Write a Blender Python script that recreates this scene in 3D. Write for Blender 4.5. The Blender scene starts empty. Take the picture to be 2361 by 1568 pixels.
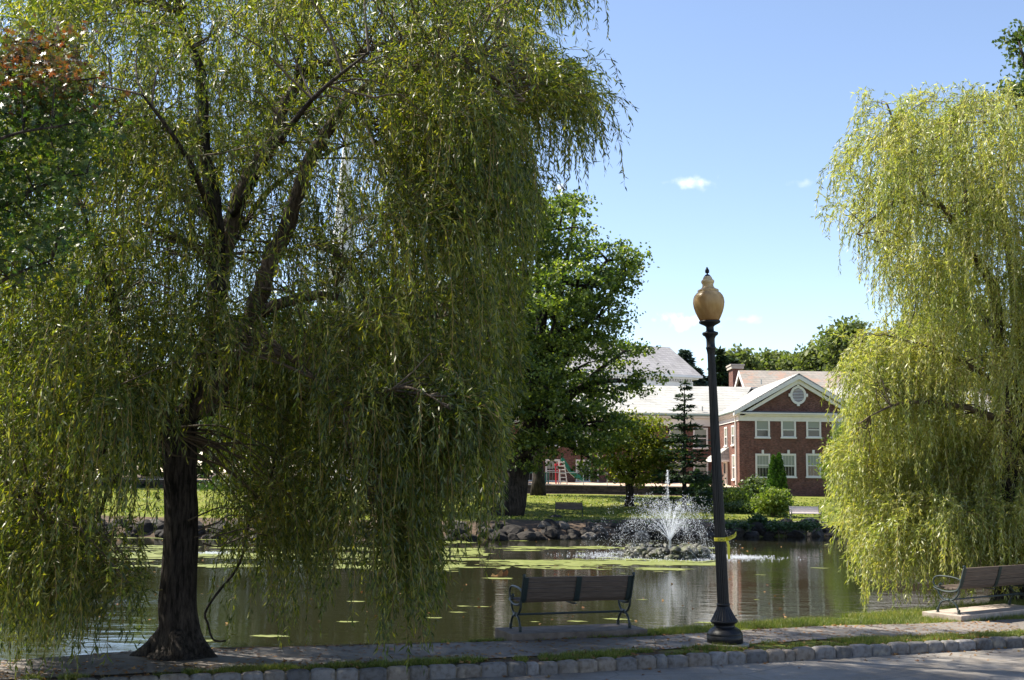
import bpy, bmesh, math, random
import numpy as np
from mathutils import Vector, Matrix, noise

S = bpy.context.scene
COL = S.collection
rad = math.radians
RNG = np.random.default_rng(7)
random.seed(7)

# ------------------------------------------------------------------ camera
F, CU, CV = 2600.0, 1180.5, 784.0          # focal length and centre of a 2361 x 1568 view
EYE, PITCH, ROLL = 2.5, math.atan(314 / 2600), rad(0.8)
cd = bpy.data.cameras.new('Camera'); cam = bpy.data.objects.new('Camera', cd); COL.objects.link(cam)
cd.sensor_width = 36; cd.lens = F / 2361 * 36; cd.clip_start = .1; cd.clip_end = 6000
CM = Matrix.Rotation(rad(90) + PITCH, 3, 'X') @ Matrix.Rotation(ROLL, 3, 'Z')
cam.matrix_world = Matrix.Translation((0, 0, EYE)) @ CM.to_4x4()
S.camera = cam
CMn = np.array(CM)

def ray(u, v):
    return CM @ Vector(((u - CU) / F, (CV - v) / F, -1))
def P(u, v, Y):                            # point seen at u, v at distance Y
    d = ray(u, v); t = Y / d.y
    return Vector((d.x * t, Y, EYE + d.z * t))
def G(u, v, z=0.0):                        # point of the level z seen at u, v
    d = ray(u, v); t = (z - EYE) / d.z
    return Vector((d.x * t, d.y * t, z))
def proj(p):
    q = (np.asarray(p) - np.array([0, 0, EYE])) @ CMn
    return CU - q[..., 0] / q[..., 2] * F, CV + q[..., 1] / q[..., 2] * F

# ------------------------------------------------------------------ light
SUN = Vector((-0.58, 0.20, 0.79)).normalized()
W = bpy.data.worlds.new('World'); S.world = W; W.use_nodes = True
nt = W.node_tree; nt.nodes.clear()
out = nt.nodes.new('ShaderNodeOutputWorld'); bg = nt.nodes.new('ShaderNodeBackground')
sky = nt.nodes.new('ShaderNodeTexSky'); sky.sky_type = 'NISHITA'; sky.sun_disc = False
sky.sun_elevation = math.asin(SUN.z); sky.sun_rotation = math.atan2(SUN.x, SUN.y)
sky.air_density = 0.85; sky.dust_density = 0.15; sky.ozone_density = 4.0
bg.inputs['Strength'].default_value = 0.12
tc = nt.nodes.new('ShaderNodeTexCoord')
# three small fair weather clouds, each a noisy patch in its own direction of the sky
tint = nt.nodes.new('ShaderNodeMixRGB'); tint.blend_type = 'MULTIPLY'; tint.inputs['Fac'].default_value = 1
nt.links.new(sky.outputs[0], tint.inputs['Color1']); tint.inputs['Color2'].default_value = (1.06, .90, .80, 1)
prev = tint.outputs[0]
nz = nt.nodes.new('ShaderNodeTexNoise'); nz.inputs['Scale'].default_value = 75; nz.inputs['Detail'].default_value = 5
nt.links.new(tc.outputs['Generated'], nz.inputs['Vector'])
for (u, v, su, sv, a) in ((1600, 420, 36, 11, .4), (1580, 742, 44, 15, .75), (1712, 737, 34, 8, .25), (1855, 422, 20, 7, .18), (1288, 432, 16, 10, .4)):
    d = ray(u, v).normalized()
    sx = nt.nodes.new('ShaderNodeVectorMath'); sx.operation = 'SUBTRACT'
    nt.links.new(tc.outputs['Generated'], sx.inputs[0]); sx.inputs[1].default_value = d
    mu = nt.nodes.new('ShaderNodeVectorMath'); mu.operation = 'MULTIPLY'
    nt.links.new(sx.outputs[0], mu.inputs[0]); mu.inputs[1].default_value = (F / su, F / su, F / sv)
    ln = nt.nodes.new('ShaderNodeVectorMath'); ln.operation = 'LENGTH'; nt.links.new(mu.outputs[0], ln.inputs[0])
    mm = nt.nodes.new('ShaderNodeMath'); mm.operation = 'MULTIPLY_ADD'
    nt.links.new(nz.outputs['Fac'], mm.inputs[0]); mm.inputs[1].default_value = 4.4; mm.inputs[2].default_value = -2.2
    ad = nt.nodes.new('ShaderNodeMath'); ad.operation = 'ADD'
    nt.links.new(ln.outputs['Value'], ad.inputs[0]); nt.links.new(mm.outputs[0], ad.inputs[1])
    mr = nt.nodes.new('ShaderNodeMapRange'); mr.interpolation_type = 'SMOOTHSTEP'
    nt.links.new(ad.outputs[0], mr.inputs['Value'])
    mr.inputs['From Min'].default_value = -.5; mr.inputs['From Max'].default_value = 1.5
    mr.inputs['To Min'].default_value = a; mr.inputs['To Max'].default_value = 0
    mx = nt.nodes.new('ShaderNodeMixRGB'); nt.links.new(mr.outputs[0], mx.inputs['Fac'])
    nt.links.new(prev, mx.inputs['Color1']); mx.inputs['Color2'].default_value = (7.4, 7.0, 7.2, 1)
    prev = mx.outputs[0]
nt.links.new(prev, bg.inputs['Color']); nt.links.new(bg.outputs[0], out.inputs[0])

sl = bpy.data.lights.new('Sun', 'SUN'); sl.energy = 5.0; sl.angle = rad(.53); sl.color = (1, .935, .80)
so = bpy.data.objects.new('Sun', sl); COL.objects.link(so)
so.rotation_euler = (-SUN).to_track_quat('-Z', 'Y').to_euler()

vs = S.view_settings; vs.view_transform = 'Standard'; vs.look = 'None'; vs.gamma = 1; vs.use_curve_mapping = False
vs.exposure = 1.4
S.cycles.max_bounces = 7; S.cycles.diffuse_bounces = 3; S.cycles.glossy_bounces = 3
S.cycles.transmission_bounces = 4; S.cycles.transparent_max_bounces = 8
S.cycles.use_denoising = True

# ------------------------------------------------------------------ materials
class N:
    def __init__(s, name):
        s.m = bpy.data.materials.new(name); s.m.use_nodes = True
        s.t = s.m.node_tree; s.b = s.t.nodes['Principled BSDF']; s.o = s.t.nodes['Material Output']
    def n(s, kind, **kw):
        x = s.t.nodes.new('ShaderNode' + kind)
        for k, v in kw.items():
            if k in x.inputs: x.inputs[k].default_value = v
            else: setattr(x, k, v)
        return x
    def l(s, a, b): s.t.links.new(a, b)
    def co(s, scale=(1, 1, 1), kind='Object'):
        t = s.n('TexCoord'); m = s.n('Mapping'); m.inputs['Scale'].default_value = scale
        s.l(t.outputs[kind], m.inputs['Vector']); return m.outputs[0]
    def noise(s, sc, detail=4, scale=(1, 1, 1), rough=.6, vec=None):
        x = s.n('TexNoise'); x.inputs['Scale'].default_value = sc; x.inputs['Detail'].default_value = detail
        x.inputs['Roughness'].default_value = rough
        s.l(vec if vec is not None else s.co(scale), x.inputs['Vector']); return x.outputs['Fac']
    def ramp(s, fac, stops):
        r = s.n('ValToRGB'); e = r.color_ramp.elements
        while len(e) < len(stops): e.new(.5)
        for i, (p, c) in enumerate(stops):
            e[i].position = p; e[i].color = (*c, 1)
        s.l(fac, r.inputs['Fac']); return r.outputs['Color']
    def mix(s, a, b, fac, mode='MIX'):
        x = s.n('MixRGB', blend_type=mode)
        for sock, val in (('Fac', fac), ('Color1', a), ('Color2', b)):
            if hasattr(val, 'is_output'): s.l(val, x.inputs[sock])
            else: x.inputs[sock].default_value = val if sock == 'Fac' else (*val, 1)
        return x.outputs[0]
    def bump(s, h, strength=.4, dist=.01, to=None):
        b = s.n('Bump'); b.inputs['Strength'].default_value = strength; b.inputs['Distance'].default_value = dist
        s.l(h, b.inputs['Height']); s.l(b.outputs[0], (to or s.b).inputs['Normal']); return b
    def set(s, color=None, rough=None, metal=None, spec=None):
        if color is not None:
            if hasattr(color, 'is_output'): s.l(color, s.b.inputs['Base Color'])
            else: s.b.inputs['Base Color'].default_value = (*color, 1)
        if rough is not None: s.b.inputs['Roughness'].default_value = rough
        if metal is not None: s.b.inputs['Metallic'].default_value = metal
        if spec is not None: s.b.inputs['Specular IOR Level'].default_value = spec
        return s

def mottled(name, c1, c2, sc=3, rough=.8, bump=.3, dist=.01, scale=(1, 1, 1), spec=.4, metal=0):
    k = N(name); f = k.noise(sc, 6, scale)
    k.set(k.ramp(f, [(.32, c1), (.68, c2)]), rough, metal, spec)
    k.bump(k.noise(sc * 6, 5, scale), bump, dist); return k.m

def leaf_mat(name, cols, trans=.45, rough=.45, spec=.5, tcol=(1.35, 1.5, .45)):
    """each leaf (mesh island) takes its own colour from cols; light also passes through"""
    k = N(name); g = k.n('NewGeometry')
    n = len(cols)
    c = k.ramp(g.outputs['Random Per Island'], [((i + .5) / n, cc) for i, cc in enumerate(cols)])
    low = k.noise(.9, 4)
    c = k.mix(c, (.55, .66, .6), k.ramp(low, [(.42, (0, 0, 0)), (.6, (.8, .8, .8))]), 'MULTIPLY')
    k.set(c, rough, 0, spec)
    t = k.n('BsdfTranslucent')
    k.l(k.mix(c, tcol, 1.0, 'MULTIPLY'), t.inputs['Color'])
    a = k.n('MixShader'); a.inputs['Fac'].default_value = trans
    k.l(k.b.outputs[0], a.inputs[1]); k.l(t.outputs[0], a.inputs[2]); k.l(a.outputs[0], k.o.inputs[0])
    return k.m

M = {}
M['bark'] = None
def bark(name, c1, c2, fine=1.0):
    k = N(name); v = k.co((13 * fine, 13 * fine, 2.0 * fine))
    h = k.noise(1.6, 8, rough=.72, vec=v)
    c = k.ramp(h, [(.40, c1), (.60, c2)])
    c = k.mix(c, (.45, .45, .42), k.ramp(k.noise(2.3, 5), [(.42, (0, 0, 0)), (.7, (.8, .8, .8))]), 'MULTIPLY')
    k.set(c, .9, 0, .2); k.bump(h, 1.0, .05); return k.m
M['bark'] = bark('willow_bark', (.012, .010, .009), (.075, .062, .054))
M['bark_light'] = bark('limb_bark', (.05, .038, .028), (.17, .13, .095), 1.6)
M['bark_far'] = bark('oak_bark', (.012, .01, .009), (.06, .048, .04), .5)
M['twig'] = mottled('twig', (.14, .09, .03), (.24, .17, .06), 4, .7, 0)
M['dark_twig'] = mottled('dark_twig', (.05, .036, .024), (.12, .09, .06), 4, .8, 0)
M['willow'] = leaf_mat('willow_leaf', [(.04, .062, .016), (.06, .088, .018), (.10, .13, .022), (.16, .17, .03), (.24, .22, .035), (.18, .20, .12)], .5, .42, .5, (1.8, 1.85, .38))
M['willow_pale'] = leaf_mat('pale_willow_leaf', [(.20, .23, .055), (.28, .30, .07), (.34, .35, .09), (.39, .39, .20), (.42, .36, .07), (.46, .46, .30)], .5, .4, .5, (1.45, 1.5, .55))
M['maple'] = leaf_mat('oak_leaf', [(.03, .06, .016), (.045, .09, .02), (.065, .12, .025), (.12, .16, .03)], .4, .4, .5)
M['maple_red'] = leaf_mat('red_oak_leaf', [(.05, .09, .02), (.11, .07, .02), (.14, .055, .025), (.13, .09, .03), (.06, .10, .02)], .4, .4, .5, (1.5, 1.0, .5))
M['oak'] = leaf_mat('big_oak_leaf', [(.05, .085, .024), (.085, .13, .03), (.14, .19, .04), (.23, .27, .06)], .45, .45, .5, (1.6, 1.65, .5))
M['deep'] = leaf_mat('deep_green_leaf', [(.03, .06, .02), (.04, .08, .025), (.06, .10, .03)], .25, .5, .4)
M['mid'] = leaf_mat('mid_green_leaf', [(.05, .085, .03), (.07, .11, .035), (.10, .14, .045), (.13, .15, .05)], .3, .5, .4)
M['far'] = leaf_mat('far_leaf', [(.12, .15, .06), (.16, .185, .075), (.20, .215, .09)], .4, .6, .3)
M['gold'] = leaf_mat('golden_leaf', [(.13, .16, .025), (.18, .20, .03), (.24, .23, .03), (.11, .15, .03)], .5, .5, .4, (1.5, 1.5, .4))
M['lime'] = leaf_mat('lime_leaf', [(.12, .17, .03), (.16, .21, .04), (.20, .23, .05)], .4, .5, .4)
M['conifer'] = leaf_mat('conifer_needles', [(.022, .045, .02), (.035, .065, .03), (.05, .085, .035)], .12, .6, .3)
M['blue_conifer'] = leaf_mat('blue_conifer_needles', [(.035, .06, .05), (.05, .085, .07), (.07, .10, .075)], .1, .6, .3)
M['arbor'] = leaf_mat('arborvitae_scales', [(.04, .10, .012), (.06, .13, .016), (.09, .16, .02)], .25, .6, .3)

M['iron'] = mottled('black_green_iron', (.012, .022, .022), (.022, .036, .036), 20, .42, .2, .002, spec=.5)
M['lamp_iron'] = mottled('lamp_iron', (.006, .007, .009), (.014, .014, .017), 9, .45, .25, .002, spec=.3)
k = N('weathered_wood'); v = k.co((1.2, 30, 30))
f = k.noise(3, 6, vec=v); k.set(k.ramp(f, [(.3, (.06, .043, .033)), (.7, (.145, .112, .092))]), .75, 0, .3); k.bump(f, .4, .003); M['wood'] = k.m
k = N('pale_painted_wood'); f = k.noise(3, 6, vec=k.co((1, 20, 20))); k.set(k.ramp(f, [(.3, (.45, .38, .36)), (.7, (.62, .55, .52))]), .7); M['pale_wood'] = k.m
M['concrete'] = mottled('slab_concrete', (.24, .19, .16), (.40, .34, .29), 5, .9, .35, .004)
M['plinth'] = mottled('plinth_concrete', (.20, .18, .16), (.30, .27, .24), 6, .9, .4, .005)
M['granite'] = None
k = N('granite_block'); g = k.n('NewGeometry')
c = k.ramp(g.outputs['Random Per Island'], [(0, (.10, .097, .098)), (.35, (.22, .21, .21)), (.6, (.15, .14, .135)), (1, (.22, .185, .155))])
c = k.mix(c, (.55, .5, .45), k.ramp(k.noise(14, 6), [(.45, (0, 0, 0)), (.7, (1, 1, 1))]), 'MULTIPLY')
c = k.mix(c, (.50, .42, .30), k.ramp(k.noise(3, 4), [(.58, (0, 0, 0)), (.75, (.5, .5, .5))]), 'MIX')
k.set(c, .85, 0, .3); k.bump(k.noise(22, 8, rough=.7), .8, .012); M['granite'] = k.m
M['mortar'] = mottled('kerb_mortar', (.16, .135, .105), (.26, .22, .17), 12, .95, .5, .01)

def asphalt(name, a, b, warm):
    k = N(name)
    n1 = k.noise(1.1, 5); n2 = k.noise(130, 4, rough=.8)
    c = k.ramp(n1, [(.3, a), (.7, b)])
    c = k.mix(c, (.62, .58, .54), k.ramp(k.noise(.45, 6, rough=.7), [(.42, (0, 0, 0)), (.6, (.8, .8, .8))]), 'MULTIPLY')
    c = k.mix(c, (.9, .8, .65), k.ramp(k.noise(3.2, 6, rough=.75), [(.5, (0, 0, 0)), (.65, (.8, .8, .8))]), 'MULTIPLY')
    c = k.mix(c, warm, k.ramp(n2, [(.5, (0, 0, 0)), (.72, (.8, .8, .8))]))
    vo = k.n('TexVoronoi', feature='DISTANCE_TO_EDGE'); vo.inputs['Scale'].default_value = .55
    k.l(k.co(), vo.inputs['Vector'])
    c = k.mix((.03, .03, .03), c, k.ramp(vo.outputs['Distance'], [(.0, (.6, .6, .6)), (.012, (1, 1, 1))]))
    k.set(c, .88, 0, .35); k.bump(n2, .7, .006); return k.m
M['road'] = asphalt('road_asphalt', (.20, .185, .17), (.25, .23, .21), (.36, .33, .30))
M['path'] = asphalt('path_asphalt', (.155, .14, .13), (.21, .19, .175), (.32, .285, .25))
M['pale_path'] = asphalt('pale_path_asphalt', (.30, .28, .27), (.36, .34, .33), (.42, .4, .38))

# ground: dirt and grass mixed by a painted zone weight and by noise
k = N('ground_cover'); at = k.n('Attribute', attribute_name='dirt')
gr = k.ramp(k.noise(.35, 6, rough=.7), [(.3, (.08, .11, .018)), (.5, (.16, .18, .03)), (.72, (.24, .225, .065))])
gr = k.mix(gr, (.55, .6, .5), k.ramp(k.noise(9, 5), [(.4, (0, 0, 0)), (.7, (1, 1, 1))]), 'MULTIPLY')
di = k.ramp(k.noise(2.2, 6), [(.3, (.045, .034, .024)), (.7, (.13, .092, .066))])
s1 = k.n('Math', operation='ADD'); k.l(at.outputs['Fac'], s1.inputs[0]); k.l(k.noise(1.1, 6, rough=.7), s1.inputs[1])
fac = k.ramp(s1.outputs[0], [(.80, (0, 0, 0)), (1.0, (1, 1, 1))])
k.set(k.mix(gr, di, fac), .95, 0, .15); k.bump(k.noise(16, 6, rough=.75), .9, .05); M['ground'] = k.m

k = N('pond_water')
k.set((.017, .017, .009), .03, 0, .5); k.b.inputs['IOR'].default_value = 1.33
w1 = k.noise(1.0, 3, (.9, 2.6, 1), .5); w2 = k.noise(7.0, 3, (.8, 2.2, 1), .5)
# patches of breeze: ripples are stronger in some places
gust = k.ramp(k.noise(.09, 3, (1, 1.6, 1)), [(.42, (.10, .10, .10)), (.66, (1, 1, 1))])
m1 = k.n('Math', operation='MULTIPLY'); k.l(w2, m1.inputs[0]); k.l(gust, m1.inputs[1])
m2 = k.n('Math', operation='MULTIPLY_ADD'); k.l(m1.outputs[0], m2.inputs[0]); m2.inputs[1].default_value = .16; 
m3 = k.n('Math', operation='MULTIPLY'); k.l(w1, m3.inputs[0]); m3.inputs[1].default_value = .30
k.l(m3.outputs[0], m2.inputs[2])
b = k.bump(m2.outputs[0], 1.0, .022); M['water'] = k.m
M['algae'] = None
k = N('pond_algae'); c = k.ramp(k.noise(2.5, 5), [(.3, (.07, .085, .022)), (.5, (.14, .16, .035)), (.75, (.20, .205, .08))])
k.set(c, .7, 0, .3); k.bump(k.noise(30, 3), .5, .01); M['algae'] = k.m
k = N('water_spray'); k.set((.9, .92, .95), .2, 0, .5)
tr_ = k.n('BsdfTransparent'); a = k.n('MixShader'); a.inputs[0].default_value = .5
k.l(k.b.outputs[0], a.inputs[1]); k.l(tr_.outputs[0], a.inputs[2]); k.l(a.outputs[0], k.o.inputs[0]); M['foam'] = k.m
M['rock'] = None
k = N('bank_rock'); g = k.n('NewGeometry'); oi = k.n('ObjectInfo')
c = k.ramp(oi.outputs['Random'], [(0, (.022, .019, .017)), (.7, (.045, .039, .034)), (1, (.13, .118, .105))])
c = k.mix(c, (.45, .42, .38), k.ramp(k.noise(5, 6), [(.4, (0, 0, 0)), (.7, (1, 1, 1))]), 'MULTIPLY')
k.set(c, .9, 0, .25); k.bump(k.noise(9, 8), .8, .05); M['rock'] = k.m
k = N('mossy_rock'); g = k.n('NewGeometry')
c = k.ramp(g.outputs['Random Per Island'], [(0, (.012, .012, .009)), (.5, (.035, .034, .024)), (1, (.13, .125, .10))])
c = k.mix(c, (.05, .058, .012), k.ramp(k.noise(4, 5), [(.5, (0, 0, 0)), (.62, (.95, .95, .95))]))
k.set(c, .6, 0, .5); k.bump(k.noise(9, 8), .8, .05); M['moss'] = k.m

def brick(name, c1, c2, mortar, sc=1.0):
    k = N(name); t = k.n('TexCoord'); s = k.n('SeparateXYZ'); k.l(t.outputs['Object'], s.inputs[0])
    a = k.n('Math', operation='ADD'); k.l(s.outputs[0], a.inputs[0]); k.l(s.outputs[1], a.inputs[1])
    cb = k.n('CombineXYZ'); k.l(a.outputs[0], cb.inputs[0]); k.l(s.outputs[2], cb.inputs[1])
    br = k.n('TexBrick'); k.l(cb.outputs[0], br.inputs['Vector'])
    br.inputs['Scale'].default_value = 1 / sc; br.inputs['Mortar Size'].default_value = .006; br.inputs['Mortar Smooth'].default_value = .3
    br.inputs['Brick Width'].default_value = .23; br.inputs['Row Height'].default_value = .075; br.inputs['Bias'].default_value = -.1
    br.inputs['Color1'].default_value = (*c1, 1); br.inputs['Color2'].default_value = (*c2, 1); br.inputs['Mortar'].default_value = (*mortar, 1)
    c = k.mix(br.outputs['Color'], (.72, .66, .62), k.ramp(k.noise(1.2, 5), [(.4, (0, 0, 0)), (.7, (1, 1, 1))]), 'MULTIPLY')
    c = k.mix(c, (.5, .46, .45), k.ramp(k.noise(5, 3, (1, 1, 3)), [(.45, (0, 0, 0)), (.62, (.9, .9, .9))]), 'MULTIPLY')
    k.set(c, .9, 0, .2); return k.m
M['brick'] = brick('red_brick', (.185, .078, .06), (.095, .045, .038), (.27, .22, .19))
def shingle(name, c1, c2, gap, w=.5, h=.28, patch=None):
    k = N(name); t = k.n('TexCoord'); s = k.n('SeparateXYZ'); k.l(t.outputs['Object'], s.inputs[0])
    a = k.n('Math', operation='ADD'); k.l(s.outputs[0], a.inputs[0]); k.l(s.outputs[1], a.inputs[1])
    cb = k.n('CombineXYZ'); k.l(s.outputs[0], cb.inputs[0]); k.l(s.outputs[2], cb.inputs[1])
    k.l(a.outputs[0], cb.inputs[0])
    br = k.n('TexBrick'); k.l(cb.outputs[0], br.inputs['Vector'])
    br.inputs['Scale'].default_value = 1; br.inputs['Mortar Size'].default_value = .018; br.inputs['Mortar Smooth'].default_value = .5
    br.inputs['Brick Width'].default_value = w; br.inputs['Row Height'].default_value = h
    br.inputs['Color1'].default_value = (*c1, 1); br.inputs['Color2'].default_value = (*c2, 1); br.inputs['Mortar'].default_value = (*gap, 1)
    c = br.outputs['Color']
    c = k.mix(c, (.82, .82, .80), k.ramp(k.noise(.6, 6), [(.4, (0, 0, 0)), (.7, (1, 1, 1))]), 'MULTIPLY')
    if patch: c = k.mix(c, patch, k.ramp(k.noise(.5, 6, (1, 1, 3), .75), [(.5, (0, 0, 0)), (.58, (.8, .8, .8))]))
    k.set(c, .8, 0, .3); return k.m
M['slate_pale'] = shingle('pale_slate', (.42, .41, .395), (.33, .325, .31), (.16, .155, .15))
M['slate_pink'] = shingle('pink_slate', (.33, .29, .26), (.27, .25, .225), (.14, .13, .12), patch=(.34, .22, .17))
M['slate_grey'] = shingle('grey_slate', (.33, .32, .33), (.26, .25, .265), (.15, .145, .15))
M['trim'] = mottled('white_trim', (.62, .60, .57), (.70, .68, .65), 2, .6, 0)
M['white'] = mottled('white_clapboard', (.66, .66, .66), (.74, .74, .74), 1, .6, 0)
M['flash'] = mottled('dark_flashing', (.05, .055, .07), (.08, .085, .10), 3, .5, 0)
M['gutter'] = mottled('green_gutter', (.12, .16, .14), (.18, .22, .20), 3, .5, 0)
k = N('window_glass'); k.set((.02, .022, .022), .08, 0, .6); M['glass'] = k.m
k = N('window_blind'); f = k.n('TexWave'); f.inputs['Scale'].default_value = 4; f.inputs['Distortion'].default_value = 1.5
k.l(k.co(), f.inputs['Vector']); k.set(k.ramp(f.outputs['Fac'], [(.2, (.19, .21, .17)), (.8, (.30, .32, .27))]), .5, 0, .5); M['blind'] = k.m
M['sand'] = mottled('playground_sand', (.42, .30, .22), (.52, .39, .29), 1.5, .95, .3, .02)
M['stone_wall'] = brick('stone_courses', (.13, .105, .085), (.075, .062, .052), (.04, .035, .03), 3.0)
M['coping'] = mottled('wall_coping', (.34, .30, .26), (.44, .39, .34), 3, .9, .2)
M['green_plastic'] = mottled('green_plastic', (.01, .13, .085), (.015, .16, .105), 3, .35, 0)
M['red_paint'] = mottled('red_paint', (.45, .02, .03), (.55, .03, .045), 3, .4, 0)
M['ladder_white'] = mottled('ladder_white', (.6, .56, .5), (.7, .66, .6), 3, .5, 0)
M['galv'] = mottled('galvanised_steel', (.32, .33, .33), (.42, .43, .43), 8, .45, 0, metal=.6)
M['tape'] = mottled('yellow_tape', (.62, .55, .03), (.72, .64, .05), 3, .35, 0)
M['ink'] = mottled('black_ink', (.01, .01, .01), (.02, .02, .02), 3, .5, 0)
M['dry_leaf'] = leaf_mat('dry_leaf', [(.22, .10, .04), (.30, .15, .06), (.36, .22, .09), (.18, .08, .035)], .15, .8, .2, (1.2, 1, .7))
M['grass'] = leaf_mat('grass_blade', [(.07, .11, .018), (.12, .17, .028), (.21, .22, .05), (.33, .28, .11)], .4, .5, .4)
M['dark_cloth'] = mottled('dark_cloth', (.012, .012, .015), (.025, .025, .03), 9, .8, .2)
M['red_cloth'] = mottled('red_cloth', (.20, .03, .025), (.28, .05, .04), 9, .8, .2)
k = N('lamp_globe_glass')
s = k.n('SeparateXYZ'); k.l(k.co(), s.inputs[0])
zr = k.n('MapRange'); k.l(s.outputs[2], zr.inputs['Value']); zr.inputs['From Min'].default_value = 4.95; zr.inputs['From Max'].default_value = 5.66
c = k.ramp(zr.outputs[0], [(0, (.46, .30, .14)), (.35, (.60, .44, .22)), (.62, (.66, .54, .33)), (.8, (.64, .53, .34)), (1, (.75, .68, .5))])
c = k.mix(c, (.62, .5, .38), k.ramp(k.noise(2.2, 5, (3, 3, .8)), [(.4, (0, 0, 0)), (.7, (.9, .9, .9))]), 'MULTIPLY')
k.set(c, .32, 0, .5); t = k.n('BsdfTranslucent'); k.l(c, t.inputs['Color'])
a = k.n('MixShader'); a.inputs[0].default_value = .5; k.l(k.b.outputs[0], a.inputs[1]); k.l(t.outputs[0], a.inputs[2]); k.l(a.outputs[0], k.o.inputs[0])
M['globe'] = k.m

# ------------------------------------------------------------------ object helpers
def tag(o, label=None, cat=None, group=None, kind=None):
    if label: o['label'] = label
    if cat: o['category'] = cat
    if group: o['group'] = group
    if kind: o['kind'] = kind
    return o
def empty(name, loc, label, cat, group=None, rz=0):
    o = bpy.data.objects.new(name, None); COL.objects.link(o); o.location = loc; o.rotation_euler = (0, 0, rz)
    o.empty_display_size = .2
    return tag(o, label, cat, group)
class MB:
    def __init__(s): s.v = []; s.f = []
    def add(s, vs_, fs):
        n = len(s.v); s.v += [tuple(x) for x in vs_]; s.f += [tuple(i + n for i in f) for f in fs]; return s
    def box(s, a, b, rot=None, c=None):
        (x0, y0, z0), (x1, y1, z1) = a, b
        vv = [(x0, y0, z0), (x1, y0, z0), (x1, y1, z0), (x0, y1, z0), (x0, y0, z1), (x1, y0, z1), (x1, y1, z1), (x0, y1, z1)]
        return s.add(vv, [(0, 3, 2, 1), (4, 5, 6, 7), (0, 1, 5, 4), (1, 2, 6, 5), (2, 3, 7, 6), (3, 0, 4, 7)])
    def hexa(s, p):                        # eight corners, bottom four then top four
        return s.add(p, [(0, 3, 2, 1), (4, 5, 6, 7), (0, 1, 5, 4), (1, 2, 6, 5), (2, 3, 7, 6), (3, 0, 4, 7)])
    def tube(s, pts, r, n=8, cap=True, sq=1.0):
        pts = [Vector(p) for p in pts]; m = len(pts)
        r = r if hasattr(r, '__len__') else [r] * m
        up = Vector((0, 0, 1)); vv = []; prev = None
        for i, p in enumerate(pts):
            t = (pts[min(i + 1, m - 1)] - pts[max(i - 1, 0)]).normalized()
            if prev is None:
                a = up if abs(t.z) < .9 else Vector((1, 0, 0)); x = t.cross(a).normalized()
            else:
                x = (prev - t * prev.dot(t)).normalized()
            prev = x; y = t.cross(x)
            for j in range(n):
                an = 2 * math.pi * j / n
                vv.append(p + (x * math.cos(an) + y * math.sin(an) * sq) * r[i])
        ff = [(i * n + j, i * n + (j + 1) % n, (i + 1) * n + (j + 1) % n, (i + 1) * n + j) for i in range(m - 1) for j in range(n)]
        if cap: ff += [tuple(range(n))[::-1], tuple((m - 1) * n + j for j in range(n))]
        return s.add(vv, ff)
    def lathe(s, prof, n=32, flute=None, cap=True):
        vv = []
        for (z, r) in prof:
            for j in range(n):
                an = 2 * math.pi * j / n
                q = r * (1 - flute * (j % 2)) if flute else r
                vv.append((q * math.cos(an), q * math.sin(an), z))
        m = len(prof)
        ff = [(i * n + j, i * n + (j + 1) % n, (i + 1) * n + (j + 1) % n, (i + 1) * n + j) for i in range(m - 1) for j in range(n)]
        if cap: ff += [tuple(range(n))[::-1], tuple((m - 1) * n + j for j in range(n))]
        return s.add(vv, ff)
    def obj(s, name, m, parent=None, world=False, smooth=False, bevel=0):
        v = np.array(s.v, dtype=float)
        if world and parent: v = v - np.array(rootloc(parent))
        me = bpy.data.meshes.new(name); me.from_pydata(v.tolist(), [], s.f); me.update()
        if smooth: me.polygons.foreach_set('use_smooth', [True] * len(me.polygons))
        return fin(name, me, m, parent, bevel)
def rootloc(p):
    l = Vector((0, 0, 0))
    while p: l += p.location; p = p.parent
    return l
def fin(name, me, m, parent=None, bevel=0):
    o = bpy.data.objects.new(name, me); COL.objects.link(o); me.materials.append(m)
    if parent: o.parent = parent
    if bevel:
        b = o.modifiers.new('Bevel', 'BEVEL'); b.width = bevel; b.segments = 2; b.limit_method = 'ANGLE'
    return o
def poly_mesh(name, V, m, parent=None, smooth=False):
    """V (n, k, 3): n separate k-cornered leaves in one mesh"""
    n, kk, _ = V.shape
    if parent: V = V - np.array(rootloc(parent))
    me = bpy.data.meshes.new(name)
    me.vertices.add(n * kk); me.vertices.foreach_set('co', V.astype(np.float32).ravel())
    me.loops.add(n * kk); me.loops.foreach_set('vertex_index', np.arange(n * kk, dtype=np.int32))
    me.polygons.add(n); me.polygons.foreach_set('loop_start', np.arange(0, n * kk, kk, dtype=np.int32))
    try: me.polygons.foreach_set('loop_total', np.full(n, kk, dtype=np.int32))
    except Exception: pass
    me.update(calc_edges=True)
    return fin(name, me, m, parent)
def nrm(a): return a / np.maximum(np.linalg.norm(a, axis=-1, keepdims=True), 1e-9)
def rhomb(c, along, side, L, Wd):
    """leaf quads: base, side, tip, side"""
    L = L[:, None]; Wd = Wd[:, None]
    return np.stack([c, c + along * L * .42 + side * Wd * .5, c + along * L, c + along * L * .42 - side * Wd * .5], 1)
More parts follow.
